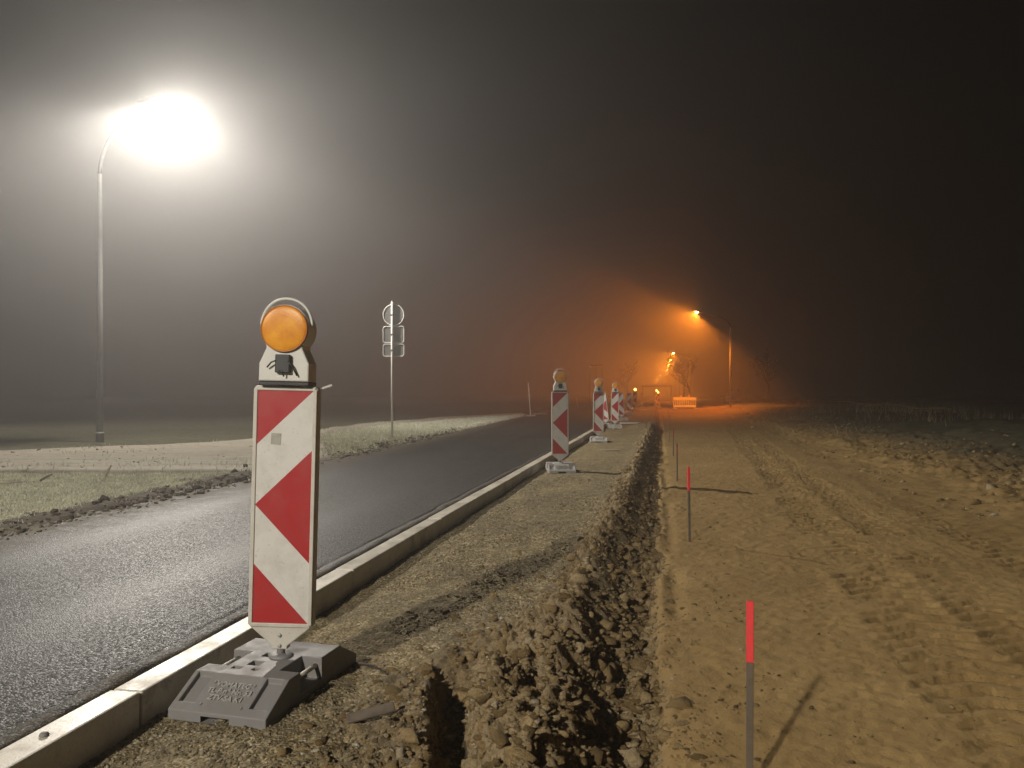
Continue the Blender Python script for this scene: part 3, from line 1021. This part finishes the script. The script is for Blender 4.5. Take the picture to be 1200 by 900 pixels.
def make_beacon(foot_mat, lamp='amber'):
    root = thing('traffic_beacon', None, 'traffic beacon')
    foot_plate(root, foot_mat)
    # post with flange
    MB().tube([(0, 0.03, 0.06), (0, 0.03, 0.30)], 0.017, 12).build('post', M['rubber'], root)
    MB().lathe([(0.050, 0.124), (0.050, 0.130), (0.040, 0.137), (0.020, 0.139)], (0, 0.03, 0), 'z', 24).build('post_flange', foot_mat, root)
    # hollow panel body
    mb = MB().prism(panel_outline(HW, Z0, Z1, 0.022), 0.006, 0.054, 'y', 0.005, 2)
    panel = mb.build('panel', M['frame'], root)
    for zz in (Z0 - 0.030, Z0 - 0.072):
        MB().lathe([(0.0075, 0.0062), (0.0075, 0.001), (0.004, -0.001)], (0, 0, zz), 'y', 12).build('bolt', M['steel'], panel)
    # raised rim round the field
    rim = MB()
    bw = 0.016
    fx, f0, f1 = HW - 0.004, Z0 + 0.004, Z1 - 0.004
    rim.box((-fx + bw / 2, 0.003, (f0 + f1) / 2), (bw, 0.008, f1 - f0 - 0.02), None, 0.003, 2)
    rim.box((fx - bw / 2, 0.003, (f0 + f1) / 2), (bw, 0.008, f1 - f0 - 0.02), None, 0.003, 2)
    rim.box((0, 0.0032, f1 - bw / 2), (2 * fx - 0.012, 0.008, bw), None, 0.003, 2)
    rim.box((0, 0.0032, f0 + bw / 2), (2 * fx - 0.012, 0.008, bw), None, 0.003, 2)
    rim.build('rim', M['frame'], panel)
    # striped sheet: white and red polygons side by side
    for side, yy in ((-1, 0.0040), (1, 0.0565)):
        x0, x1, zl, zh = -fx + bw - 0.001, fx - bw + 0.001, f0 + bw - 0.001, f1 - bw + 0.001
        hh = zh - zl

        def P(a, b):
            a = a if side < 0 else 1 - a
            return (x0 + (x1 - x0) * a, yy, zh - hh * b)
        polys = [([(0, 0), (1, 0), (0, 0.235)], 1), ([(1, 0), (1, 0.255), (0, 0.492), (0, 0.235)], 0),
                 ([(1, 0.255), (1, 0.742), (0, 0.492)], 1), ([(0, 0.492), (1, 0.742), (1, 1), (0, 0.745)], 0), ([(0, 0.745), (1, 1), (0, 1)], 1)]
        bm = bmesh.new(); idx = []
        for ps, mi in polys:
            f = bm.faces.new([bm.verts.new(P(*p)) for p in ps]); f.material_index = mi
            if (f.normal.y if f.normal.length else 0) * side < 0: pass
        bmesh.ops.remove_doubles(bm, verts=bm.verts[:], dist=1e-5)
        bm.normal_update()
        for f in bm.faces:
            if f.normal.y * side < 0: f.normal_flip()
        m = MB(); m.bm.free(); m.bm = bm
        m.build('striped_sheet', [M['white'], M['red']], root)
    if lamp is None:
        return root
    # warning lamp
    zb = Z1 + 0.001
    g = MB().box((0, 0.030, zb + 0.008), (0.206, 0.112, 0.017), None, 0.003, 1).build('lamp_gasket', M['black'], root)
    out = [(0.102, 0.017), (0.102, 0.088), (0.075, 0.148)]
    cz, cr = 0.230, 0.099
    a0 = math.degrees(math.asin((0.165 - cz) / cr))
    for k in range(25):
        a = a0 + (180 - 2 * a0) * k / 24
        out.append((cr * math.cos(R(a)), cz + cr * math.sin(R(a))))
    out += [(-0.075, 0.148), (-0.102, 0.088), (-0.102, 0.017)]
    mb = MB().prism([(x, z + zb) for x, z in out], -0.030, 0.088, 'y', 0.006, 2)
    hs = mb.build('warning_lamp', M['housing'], root)
    # hoop over the lens
    pts = []
    for k in range(33):
        a = R(8 + 164 * k / 32)
        rr = 0.104 + 0.020 * math.sin(a) ** 1.5
        pts.append((rr * math.cos(a), -0.004, zb + cz + rr * math.sin(a)))
    MB().tube(pts, 0.0062, 8).build('hoop', M['housing'], hs)
    for sy, nm in ((-1, 0), (1, 1)):
        yb = -0.030 if sy < 0 else 0.088
        MB().lathe([(0.0955, yb - 0.001 * sy), (0.0955, yb + 0.010 * sy), (0.0915, yb + 0.012 * sy), (0.0905, yb + 0.007 * sy)], (0, 0, zb + cz), 'y', 40).build('lens_ring', M['black'] if lamp != 'amber' else M['amber_rim'], hs)
        prof = [(0.0905, yb + 0.004 * sy)]
        for k in range(9):
            t = k / 8
            prof.append((0.0905 * math.cos(t * math.pi / 2 * 0.97) + 0.0005, yb + (0.007 + 0.010 * math.sin(t * math.pi / 2)) * sy))
        MB().lathe(prof, (0, 0, zb + cz), 'y', 48).build('lens', M['amber'] if lamp == 'amber' else M['lens_flash'], hs)
    MB().box((0.0, -0.040, zb + 0.088), (0.060, 0.024, 0.074), None, 0.004, 2).build('battery_cap', M['black'], hs)
    w = MB()
    w.tube([(-0.025, -0.053, zb + 0.100), (-0.045, -0.050, zb + 0.092), (-0.064, -0.042, zb + 0.072)], 0.0032, 6)
    w.tube([(0.022, -0.054, zb + 0.098), (0.038, -0.048, zb + 0.080), (0.058, -0.040, zb + 0.040)], 0.0034, 6)
    w.tube([(-0.012, -0.052, zb + 0.060), (0.002, -0.056, zb + 0.055), (0.006, -0.044, zb + 0.036)], 0.003, 6)
    w.build('wire', M['black'], hs)
    return root


M['amber_rim'] = painted('amber_rim', (0.42, 0.13, 0.01), 0.35, 0.2, (0.2, 0.08, 0.02), 12)
protos = {}


def first_beacon():
    y = 3.14; x = -0.945
    b = make_beacon(M['rubber'])
    b.location = (x, y, gz(x, y) + 0.002)
    b.rotation_euler = (0, 0, R(-1))
    for ch in b.children:
        if ch.name.startswith('foot_plate'):
            ch.rotation_euler = (0, 0, R(-13.5)); ch.location = (-0.045, 0.015, 0.0)
        else:
            ch.rotation_euler = (0, R(1.45), 0); ch.location = (-0.012, 0, 0)
    b['label'] = 'nearest and largest red and white beacon with dark foot and amber lamp'
    b['group'] = 'traffic beacons along the kerb'
    # worn sticker and a loose clip at the upper corner
    pan = [c for c in b.children if c.name.startswith('panel')][0]
    MB().box((-0.035, 0.0032, 1.022), (0.040, 0.0012, 0.046), Matrix.Rotation(R(3), 3, 'Y')).build('sticker', M['paper'], pan)
    MB().box((0.158, 0.048, 1.240), (0.046, 0.005, 0.010), Matrix.Rotation(R(-20), 3, 'Y'), 0.002).build('clip', M['frame'], pan)
    return b


beacon1 = first_beacon()
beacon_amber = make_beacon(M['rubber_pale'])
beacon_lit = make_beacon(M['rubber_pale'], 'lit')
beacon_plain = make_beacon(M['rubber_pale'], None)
BEACONS = [
    # proto, px, y, yaw, lean, label
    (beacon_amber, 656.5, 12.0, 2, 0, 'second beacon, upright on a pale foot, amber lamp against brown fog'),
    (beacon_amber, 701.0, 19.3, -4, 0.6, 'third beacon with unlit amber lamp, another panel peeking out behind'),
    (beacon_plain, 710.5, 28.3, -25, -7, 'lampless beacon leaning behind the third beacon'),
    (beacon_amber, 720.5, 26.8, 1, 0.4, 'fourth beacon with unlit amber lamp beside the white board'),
    (beacon_plain, 728.8, 34.2, 8, -2.5, 'lampless beacon half hidden behind the fourth beacon'),
    (beacon_plain, 737.3, 43.0, 3, 0, 'dim lampless beacon beside the beacon with the single lit lamp'),
    (beacon_lit, 743.8, 52.0, 6, 1, 'distant beacon with a single glowing orange lamp'),
    (beacon_plain, 752.3, 61.0, 70, 0, 'dark distant beacon turned edge on, standing alone'),
    (beacon_lit, 768.3, 71.0, 20, 3, 'left one of the two far beacons with glowing lamps side by side'),
    (beacon_lit, 772.2, 71.6, -20, -3, 'right one of the two far beacons with glowing lamps side by side'),
]
used = set()
for proto, px, y, yaw, lean, label in BEACONS:
    b = copy_tree(proto) if proto.name in used else proto
    used.add(proto.name)
    x = (px - 600) / 900 * y
    b.location = (x, y, gz(x, y) + 0.002)
    b.rotation_euler = (0, R(lean), R(yaw))
    b['label'] = label; b['category'] = 'traffic beacon'; b['group'] = 'traffic beacons along the kerb'


# ------------------------------------------------------------------ street lamps
def make_street_lamp(H, top_z, arm, lens_mat, head_len=0.62, dense=14, glare_globe=False, bend=68):
    """pole along z with a curved arm towards +x"""
    root = thing('street_lamp', None, 'street lamp')
    MB().tube([(0, 0, -0.3), (0, 0, H * 0.5), (0, 0, H)], [0.078, 0.062, 0.046], dense).build('pole', M['pole'], root)
    MB().lathe([(0.092, 0.0), (0.092, 0.20), (0.098, 0.21), (0.098, 0.24), (0.080, 0.25)], (0, 0, 0), 'z', 20).build('base_sleeve', M['pole'], root)
    pts = []
    for k in range(13):
        t = k / 12
        a = t * R(bend)
        pts.append((arm * (1 - math.cos(a)) / (1 - math.cos(R(bend))), 0, H + (top_z - H) * math.sin(a) / math.sin(R(bend))))
    MB().tube(pts, [0.046 - 0.016 * k / 12 for k in range(13)], 12).build('arm', M['arm'], root)
    tilt = R(-14)
    hd = MB()
    hd.prism([(-0.10, -0.03), (0.0, -0.05), (head_len, -0.045), (head_len + 0.03, 0.0), (head_len - 0.1, 0.045), (0.05, 0.07), (-0.10, 0.03)], -0.13, 0.13, 'y', 0.02, 2)
    h = hd.build('lamp_head', M['arm'], root)
    h.location = (arm, 0, top_z); h.rotation_euler = (0, tilt, 0)
    lens = MB()
    if glare_globe:
        # glass swollen to a drop, the lamp's glare disc put into its shape
        prof = [(0.12, -0.02)] + [(0.36 * math.sin(R(a)) + 0.002, -0.33 + 0.33 * math.cos(R(a))) for a in range(28, 181, 8)]
    else:
        prof = []
        for k in range(9):
            a = k / 8 * math.pi / 2 * 0.96
            prof.append((0.108 * math.cos(a) + 0.001, -0.052 - 0.085 * math.sin(a)))
    lens.lathe(prof, (head_len * 0.55, 0, 0), 'z', 32)
    lens.build('lamp_glass', lens_mat, h)
    return root, h


def add_light(h, kind, W, col, loc, size=0.06, cone=None, blend=1.0, rot=(0, 0, 0)):
    ld = bpy.data.lights.new('lamp_light', kind)
    ld.energy = W; ld.color = col; ld.shadow_soft_size = size
    if kind == 'SPOT':
        ld.spot_size = R(cone); ld.spot_blend = blend
    lo = bpy.data.objects.new('lamp_light', ld); COL.objects.link(lo)
    lo.parent = h; lo.location = loc; lo.rotation_euler = rot
    return lo


# the white lamp beyond the verge
ax, ay = -9.66, 18.0
az = gz(ax, ay)
lampA, headA = make_street_lamp(6.3, 7.96, 1.04, M['lens_white'], 0.62, 14, True, 40)
lampA.location = (ax, ay, az - 0.02)
tag(lampA, 'tall white lit street lamp on a curved grey pole left of the road', 'street lamp', 'white street lamps')
la = add_light(headA, 'POINT', WHITE_LAMP_W, WHITE_LAMP_COL, (0.34, 0, -0.30), 0.0, rot=(0, R(14), 0))


def street_optics(ld, neck_shade=True):
    """the light distribution of a road luminaire: strongest well off the vertical, little upwards and little sideways past the road"""
    ld.use_nodes = True
    nt = ld.node_tree
    em = nt.nodes['Emission']
    tc = nt.nodes.new('ShaderNodeTexCoord'); sp = nt.nodes.new('ShaderNodeSeparateXYZ')
    nt.links.new(tc.outputs['Normal'], sp.inputs[0])

    def mr(sock, a, b, c, d):
        n = nt.nodes.new('ShaderNodeMapRange'); n.interpolation_type = 'SMOOTHSTEP'
        for k, v in zip(('From Min', 'From Max', 'To Min', 'To Max'), (a, b, c, d)): n.inputs[k].default_value = v
        nt.links.new(sock, n.inputs['Value']); return n.outputs[0]

    def op(o, a, b):
        n = nt.nodes.new('ShaderNodeMath'); n.operation = o
        for k, v in enumerate((a, b)):
            if hasattr(v, 'is_output'): nt.links.new(v, n.inputs[k])
            else: n.inputs[k].default_value = v
        return n.outputs[0]
    z = sp.outputs['Z']; xx = sp.outputs['X']
    f = op('MULTIPLY', mr(z, -0.85, -0.5, 0.34, 1.0), mr(z, -0.26, -0.05, 1.0, 0.38))
    f = op('MULTIPLY', f, mr(z, -0.212, -0.08, 1.0, 0.30))
    side = op('MULTIPLY', mr(z, -0.42, -0.22, 0.0, 1.0), mr(xx, 0.66, 1.0, 0.0, 0.95))
    f = op('MULTIPLY', f, op('SUBTRACT', 1.0, side))
    back = op('MULTIPLY', mr(z, -0.45, -0.20, 0.0, 1.0), mr(xx, 0.10, 0.75, 0.97, 0.0))
    f = op('MULTIPLY', f, op('SUBTRACT', 1.0, back))
    yy = op('ABSOLUTE', sp.outputs['Y'], 0.0)
    neck = op('MULTIPLY', op('MULTIPLY', mr(yy, 0.10, 0.28, 0.93, 0.0), mr(xx, -0.22, -0.08, 1.0, 0.0)), mr(z, -0.985, -0.90, 0.0, 1.0))
    if neck_shade:
        f = op('MULTIPLY', f, op('SUBTRACT', 1.0, neck))
    nt.links.new(f, em.inputs['Strength'])


street_optics(la.data)
# its neighbour in the same row, behind the photographer, throws the shadows that run away from the camera
lampB = copy_tree(lampA)
bx, by = -8.3, -9.6
lampB.location = (bx, by, gz(bx, by) - 0.02)
for o in lampB.children_recursive:
    if o.type == 'LIGHT':
        o.data = o.data.copy(); o.data.energy *= 1.08; o.data.shadow_soft_size = 0.22
lampB['label'] = 'white street lamp behind the viewpoint left of the road'

# the row of sodium lamps right of the works
lampC, headC = make_street_lamp(6.4, 7.5, 2.2, M['lens_sodium'], 0.6, 10)
lampC.rotation_euler = (0, 0, R(180))
lc = add_light(headC, 'POINT', 9800, SODIUM_COL, (0.34, 0, -0.20), 0.0, rot=(0, R(-12), 0))
street_optics(lc.data, False)
row = [(817, 366, 58, 'nearest sodium street lamp glowing orange above the right bank'),
       (789.5, 414, 118, 'second orange street lamp in the far row, seen through twigs'),
       (786, 422.5, 150, 'third orange street lamp in the far row'),
       (783.8, 428, 185, 'fourth orange street lamp in the far row'),
       (781.5, 433, 225, 'fifth orange street lamp in the far row'),
       (774, 440, 275, 'sixth orange street lamp in the far row'),
       (770, 444.5, 335, 'farthest orange street lamp, lowest in the row')]
for i, (px, py, y, lab) in enumerate(row):
    o = lampC if i == 0 else copy_tree(lampC)
    hx = (px - 600) / 900 * y
    x = hx + 2.2 + 0.30
    z = (461 - py) / 900 * y + CAM_H - 7.5
    o.location = (x, y, z if i else z)
    tag(o, lab, 'street lamp', 'orange street lamps')


# ------------------------------------------------------------------ traffic sign seen from behind
def build_sign():
    d = 19.2; x = (459.5 - 600) / 900 * d
    z = gz(x, d)
    s = thing('traffic_sign', 'grey back of a round sign above two small plates on a post', 'traffic sign', (x, d, z - 0.02), R(-6))
    H = (461 - 352) / 900 * d + CAM_H - z
    MB().tube([(0, 0, -0.3), (0, 0, H)], 0.030, 12).build('post', M['alu_rim'], s)
    MB().lathe([(0.03, H - 0.01), (0.032, H + 0.0), (0.02, H + 0.02)], (0, 0, 0), 'z', 12).build('post_cap', M['black'], s)
    sc = d / 900
    # the round sign
    zc = CAM_H - z + (461 - 368) * sc; r = 13 * sc
    o = MB().lathe([(r - 0.004, 0.036), (r, 0.040), (r, 0.050), (r - 0.004, 0.053)], (0.03, 0, zc), 'y', 48).build('round_sign', M['alu'], s)
    pts = [(0.03 + (r - 0.012) * math.cos(a), 0.034, zc + (r - 0.012) * math.sin(a)) for a in np.linspace(0, 2 * math.pi, 49)]
    MB().tube(pts, 0.014, 6, False).build('rim', M['alu_rim'], o)
    for (top, bot, nm) in ((381, 401, 'upper_plate'), (402, 417, 'lower_plate')):
        zt = CAM_H - z + (461 - top) * sc; zb = CAM_H - z + (461 - bot) * sc
        hw = 13 * sc; rr = 0.06
        out = []
        for (cx, cz2, a0) in ((hw - rr, zt - rr, 0), (-hw + rr, zt - rr, 90), (-hw + rr, zb + rr, 180), (hw - rr, zb + rr, 270)):
            for k in range(6):
                a = R(a0 + 18 * k); out.append((0.03 + cx + rr * math.cos(a), cz2 + rr * math.sin(a)))
        p = MB().prism(out, 0.040, 0.053, 'y', 0.002).build(nm, M['alu'], s)
        cx = 0.03; cz2 = 0.5 * (zt + zb)
        ring = [(cx + (a - cx) * 0.965, 0.036, cz2 + (b - cz2) * 0.95) for a, b in out]
        ring.append(ring[0])
        MB().tube(ring, 0.013, 6, False).build('rim', M['alu_rim'], p)
        MB().box((0, 0.0, cz2), (0.09, 0.075, 0.035), None, 0.004).build('clamp', M['alu'], p)
    MB().box((0, 0.0, zc), (0.09, 0.075, 0.035), None, 0.004).build('clamp', M['alu'], o)


build_sign()


# ------------------------------------------------------------------ survey stakes
def make_stake(h):
    s = thing('survey_stake', None, 'survey stake')
    MB().box((0, 0, (h * 0.68 - 0.2) / 2), (0.022, 0.018, h * 0.68 + 0.2), None, 0.002).build('wooden_shaft', M['wood'], s)
    MB().box((0, 0, h * 0.68 + h * 0.16), (0.0235, 0.0195, h * 0.32), None, 0.002).build('painted_tip', M['redpaint'], s)
    return s


STK = [(878.5, 2.62, 0.645, 'nearest survey stake with a bright red painted top on the sand'),
       (808, 7.1, 0.69, 'second survey stake with a red top, beside its long shadow'),
       (793.5, 11.7, 0.57, 'third red topped survey stake beyond the tall one'),
       (789, 16.6, 0.58, 'fourth thin survey stake along the trench edge'),
       (784.8, 21.2, 0.74, 'fifth thin survey stake along the trench edge'),
       (778, 26.5, 0.60, 'sixth thin survey stake, right one of the far three'),
       (782.5, 30.5, 0.7, 'seventh thin survey stake, furthest out on the sand'),
       (771.5, 29.5, 0.62, 'left one of the far thin stakes by the trench end')]
st0 = make_stake(0.65)
dull_tip = [c for c in st0.children if c.name.startswith('painted_tip')][0].data.copy()
dull_tip.materials[0] = M['reddull']
for i, (px, y, h, lab) in enumerate(STK):
    o = st0 if i == 0 else copy_tree(st0)
    x = (px - 600) / 900 * y
    o.location = (x, y, gz(x, y)); o.rotation_euler = (R(random.uniform(-1.2, 1.2)), R(random.uniform(-1, 1)), R(random.uniform(-20, 20)))
    o.scale = (1, 1, h / 0.65) if i < 2 else (0.8, 0.8, h / 0.65)
    if i > 1:
        for c in o.children:
            if c.name.startswith('painted_tip'):
                c.data = dull_tip
    tag(o, lab, 'survey stake', 'survey stakes along the trench')


# ------------------------------------------------------------------ barrier fences
def make_barrier():
    b = thing('barrier_fence', None, 'barrier fence')
    mb = MB()
    L = 2.0
    mb.box((0, 0, 0.90), (L, 0.05, 0.24), None, 0.012, 2)
    mb.box((0, 0, 0.25), (L, 0.05, 0.18), None, 0.012, 2)
    n = 12
    for k in range(n + 1):
        x = -L / 2 + 0.04 + (L - 0.08) * k / n
        mb.box((x, 0, 0.56), (0.070, 0.040, 0.46), None, 0.006)
    
    fr = mb.build('fence_panel', M['barrier'], b)
    for sx in (-0.9, 0.9):
        MB().box((sx, 0, 0.05), (0.34, 0.72, 0.10), None, 0.03, 2).build('foot', M['rubber_pale'], b)
        MB().box((sx, 0.03, 0.14), (0.05, 0.05, 0.12)).build('leg', M['barrier'], b)
    for sx in (-0.32, 0.36):
        l = MB().box((sx, 0, 1.08), (0.17, 0.10, 0.13), None, 0.012, 2).build('lamp', M['housing'], b)
        MB().lathe([(0.085, -0.045), (0.09, -0.03), (0.09, 0.03), (0.085, 0.045)], (sx, 0, 1.235), 'y', 20).build('lens', M['amber_rim'], l)
    MB().tube([(L / 2 - 0.02, 0, 1.0), (L / 2 + 0.06, 0, 1.16)], 0.02, 8).build('coupling_hook', M['barrier'], b)
    return b


M['barrier'] = painted('barrier_plastic', (0.70, 0.66, 0.60), 0.5, 0.3, (0.3, 0.25, 0.18), 4)
bar0 = make_barrier()
for i, (px, y, rz, lab) in enumerate(((802.3, 66, 4, 'white slatted barrier fence lit orange at the end of the sand track'),
                                      (861, 76, -8, 'dim barrier fence standing in the dark right of the first lamp pole'))):
    o = bar0 if i == 0 else copy_tree(bar0)
    x = (px - 600) / 900 * y
    o.location = (x, y, gz(x, y)); o.rotation_euler = (0, 0, R(rz))
    tag(o, lab, 'barrier fence', 'slatted barrier fences')


# ------------------------------------------------------------------ small roadside things
def marker_post(px, y, h, lean, lab):
    x = (px - 600) / 900 * y
    z = gz(x, y)
    m = thing('marker_post', lab, 'marker post', (x, y, z), R(5))
    MB().box((0, 0, 0.07), (0.44, 0.30, 0.16), None, 0.02, 2).build('foot_block', M['rubber_pale'], m)
    p = MB().tube([(0, 0, 0.02), (0, 0, h)], [0.03, 0.022], 8).build('pole', M['alu_rim'], m)
    p.rotation_euler = (0, R(lean), 0)


marker_post(622, 38, 1.75, -4, 'slim white post leaning in a pale foot block at the left road edge')


def spare_foot():
    y = 41.5; x = (633 - 600) / 900 * y
    o = MB().prism([(-0.21, 0), (0.21, 0), (0.21, 0.05), (0.13, 0.13), (-0.13, 0.13), (-0.21, 0.05)], -0.36, 0.36, 'y', 0.015, 2).build('foot_plate_block', M['rubber_pale'], None, (x, y, gz(x, y)))
    o.rotation_euler = (0, 0, R(80))
    tag(o, 'empty pale foot plate lying beyond the slim white post', 'foot plate')


spare_foot()


def leaning_rod():
    y = 60; x = (678 - 600) / 900 * y; z = gz(x, y)
    o = MB().tube([(0, 0, -0.1), (-0.2, 0, 0.95)], 0.02, 8).build('leaning_rod', M['alu_rim'], None, (x, y, z))
    tag(o, 'thin pale rod leaning in the field between second and third beacon', 'rod')


leaning_rod()


def frame_sign():
    y = 62; x = (698.5 - 600) / 900 * y; z = gz(x, y)
    s = thing('sign_frame', 'empty sign frame on thin posts behind the third beacon', 'sign frame', (x, y, z), R(-6))
    H = (461 - 428) / 900 * y + CAM_H - z
    for sx in (-0.5, 0.02, 0.5):
        MB().tube([(sx, 0, -0.1), (sx, 0, H)], 0.018, 8).build('post', M['pole'], s)
    MB().box((0, 0, H), (1.06, 0.05, 0.05), None, 0.006).build('top_bar', M['pole'], s)
    MB().box((-0.5, -0.03, H - 0.12), (0.14, 0.05, 0.14), None, 0.02).build('reflector', M['alu_rim'], s)


frame_sign()


def barrier_board():
    y = 78; x = (770 - 600) / 900 * y; z = gz(x, y)
    s = thing('barrier_beam', 'long horizontal barrier beam behind the glowing pair of lamps', 'barrier beam', (x, y, z), R(3))
    MB().box((0, 0, 1.98), (3.2, 0.04, 0.13), None, 0.01).build('beam', M['barrier'], s)
    for sx in (-1.45, 1.45):
        MB().box((sx, 0.05, 0.98), (0.06, 0.06, 1.96)).build('post', M['steel'], s)
    MB().box((0.55, 0.05, 0.55), (1.6, 0.04, 0.10), None, 0.01).build('lower_beam', M['barrier'], s)


barrier_board()


def lying_boards():
    for (pa, pb, w, lab) in (((728, 497.5), (756, 496.5), 0.10, 'white board lying flat beside the foot of the fourth beacon'),
                             ((703, 528.5), (727, 528.5), 0.035, 'thin pale batten half buried in the gravel strip')):
        P = []
        for px, py in (pa, pb):
            d = 1.2 * 900 / (py - 461); P.append(Vector(((px - 600) / 900 * d, d, 0)))
        c = (P[0] + P[1]) / 2; v = P[1] - P[0]; v.y *= 0.25
        z = gz(c.x, c.y)
        o = MB().box((0, 0, 0), (v.length, w, 0.05 if w > 0.05 else 0.02), None, 0.005).build('lying_board', M['barrier'], None, (c.x, c.y, z + 0.035))
        o.rotation_euler = (0, 0, math.atan2(v.y, v.x))
        tag(o, lab, 'board')


lying_boards()


def bank_edging():
    mb = MB()
    y = 33.0
    rot = Matrix.Rotation(-0.30, 3, 'Z')
    Pp = lambda y: 21.2 + (y - 38) * 0.30 - 0.0006 * (y - 38) ** 2
    pts = [(Pp(y), y) for y in np.arange(37, 112, 1.5)]
    V = []; F = []
    for i, (x, y) in enumerate(pts):
        z = gz(x, y)
        zz = max(z + 0.05, 0.36)
        V += [(x - 0.28, y, -0.1), (x - 0.28, y, zz), (x + 0.28, y, zz + 0.01), (x + 0.28, y, -0.1)]
        if i:
            a = 4 * (i - 1); b = 4 * i
            if i % 19 in (3,): continue
            F += [(a, a + 1, b + 1, b), (a + 1, a + 2, b + 2, b + 1), (a + 2, a + 3, b + 3, b + 2)]
    o = mesh_np('edging_strip', V, F, M['concrete'], False)
    tag(o, 'pale concrete edging strip along the top of the dark right bank', 'edging')


bank_edging()


# sticks on the verge and next to the first foot
def stick(p0, p1, r, lab, mat='straw'):
    a = Vector(p0); b = Vector(p1)
    m = (a + b) / 2 + Vector((random.uniform(-0.02, 0.02), 0.01, 0.01))
    o = MB().tube([(0, 0, 0), m - a, b - a], [r, r * 0.9, r * 0.6], 7).build('stick', M[mat], None, a)
    tag(o, lab, 'stick')


x, y = -5.42, 10.2; z = gz(x, y)
stick((x, y, z - 0.03), (x + 0.10, y, z + 0.17), 0.018, 'short pale stub leaning out of the grass near the pale track', 'wood_pale') if False else None
M['wood_pale'] = painted('pale_wood', (0.42, 0.36, 0.26), 0.8, 0.5, (0.15, 0.12, 0.08), 18)
stick((x, y, z - 0.03), (x + 0.10, y, z + 0.17), 0.020, 'short pale stub leaning out of the grass near the pale track', 'wood_pale')
x, y = -5.45, 9.2; z = gz(x, y)
stick((x - 0.45, y + .4, z + 0.02), (x - 0.30, y + .4, z + 0.10), 0.015, 'dark broken twig in the middle of the near grass', 'wood')
x, y = -0.62, 3.38
stick((x - 0.05, y - 0.02, gz(x - .05, y - .02) + 0.03), (x + 0.10, y - 0.17, gz(x + .1, y - .17) + 0.008), 0.006, 'thin dry twig beside the nearest foot plate', 'bark')
x, y = -0.50, 2.72
o = MB().box((0, 0, 0), (0.17, 0.045, 0.012), None, 0.003).build('wood_offcut', M['wood'], None, (x, y, gz(x, y) + 0.03))
o.rotation_euler = (R(20), R(-8), R(18)); tag(o, 'flat grey wood offcut on the gravel below the nearest foot', 'offcut')
x, y = at(-1.966, 2.46), 2.46
o = MB().lathe([(0.010, 0), (0.016, 0.006), (0.012, 0.014), (0.004, 0.017)], (0, 0, 0), 'z', 9).build('pebble', M['rubber'], None, (x, y, 0.099))
tag(o, 'dark pebble lying on the near end of the kerb', 'pebble')


# ------------------------------------------------------------------ trees in the far fog
def make_tree(h, seed, leafy):
    rr = random.Random(seed)
    root = thing('bare_tree', None, 'tree')
    tb = MB()
    tips = []

    def limb(p, d, L, r, depth):
        pts = [p]; n = 4
        dd = d.copy()
        for k in range(n):
            dd = (dd + Vector((rr.uniform(-.22, .22), rr.uniform(-.22, .22), rr.uniform(-.05, .16)))).normalized()
            pts.append(pts[-1] + dd * L / n)
        tb.tube(pts, [r * (1 - 0.55 * k / n) for k in range(n + 1)], 6 if depth < 2 else 4, depth == 0)
        if depth >= 4:
            tips.append(pts[-1]); tips.append(pts[2]); return
        for k in range(rr.choice((3, 3, 4)) if depth else 6):
            i = rr.randint(1 if depth else 2, n)
            a = rr.uniform(0, 6.283)
            side = Vector((math.cos(a), math.sin(a), rr.uniform(0.1, 0.8))).normalized()
            limb(pts[i], (dd * 0.45 + side).normalized(), L * rr.uniform(0.45, 0.68), r * 0.45, depth + 1)
    limb(Vector((0, 0, -0.2)), Vector((0, 0, 1)), h * 0.55, h * 0.022, 0)
    tb.build('trunk', M['bark'], root)
    cb = np.array([t[:] for t in tips for _ in range(leafy)])
    cb = cb + np.random.default_rng(seed).normal(0, 0.16, cb.shape)
    n = len(cb)
    g = np.random.default_rng(seed + 1)
    q = g.normal(0, 1, (n, 3)); q /= np.linalg.norm(q, axis=1)[:, None]
    e = np.cross(q, g.normal(0, 1, (n, 3))); e /= np.linalg.norm(e, axis=1)[:, None]
    s = g.uniform(0.05, 0.12, (n, 1))
    V = np.stack([cb - q * s, cb + e * s * 0.6, cb + q * s, cb - e * s * 0.6], 1).reshape(-1, 3)
    mesh_np('crown', V, np.arange(4 * n).reshape(n, 4), M['leaf'], False, root)
    return root


t1 = make_tree(8.5, 3, 3); t2 = make_tree(10.5, 8, 2)
TREES = [(t1, 809, 104, 0.4, 0.85, 'twiggy tree in front of the far orange lamps'),
         (t2, 901, 95, 2.2, 0.75, 'dark bare tree right of the first orange lamp pole'),
         (t2, 800, 150, 3.1, 1.0, 'faint tree far off among the orange lamps'),
         (t1, 735, 165, 5.1, 1.1, 'faint tree in the orange fog left of the road axis')]
seen = set()
for proto, px, y, rz, sc, lab in TREES:
    o = copy_tree(proto) if proto.name in seen else proto
    seen.add(proto.name)
    x = (px - 600) / 900 * y
    o.location = (x, y, gz(x, y)); o.rotation_euler = (0, 0, rz); o.scale = (sc, sc, sc)
    tag(o, lab, 'tree', 'bare trees in the fog')
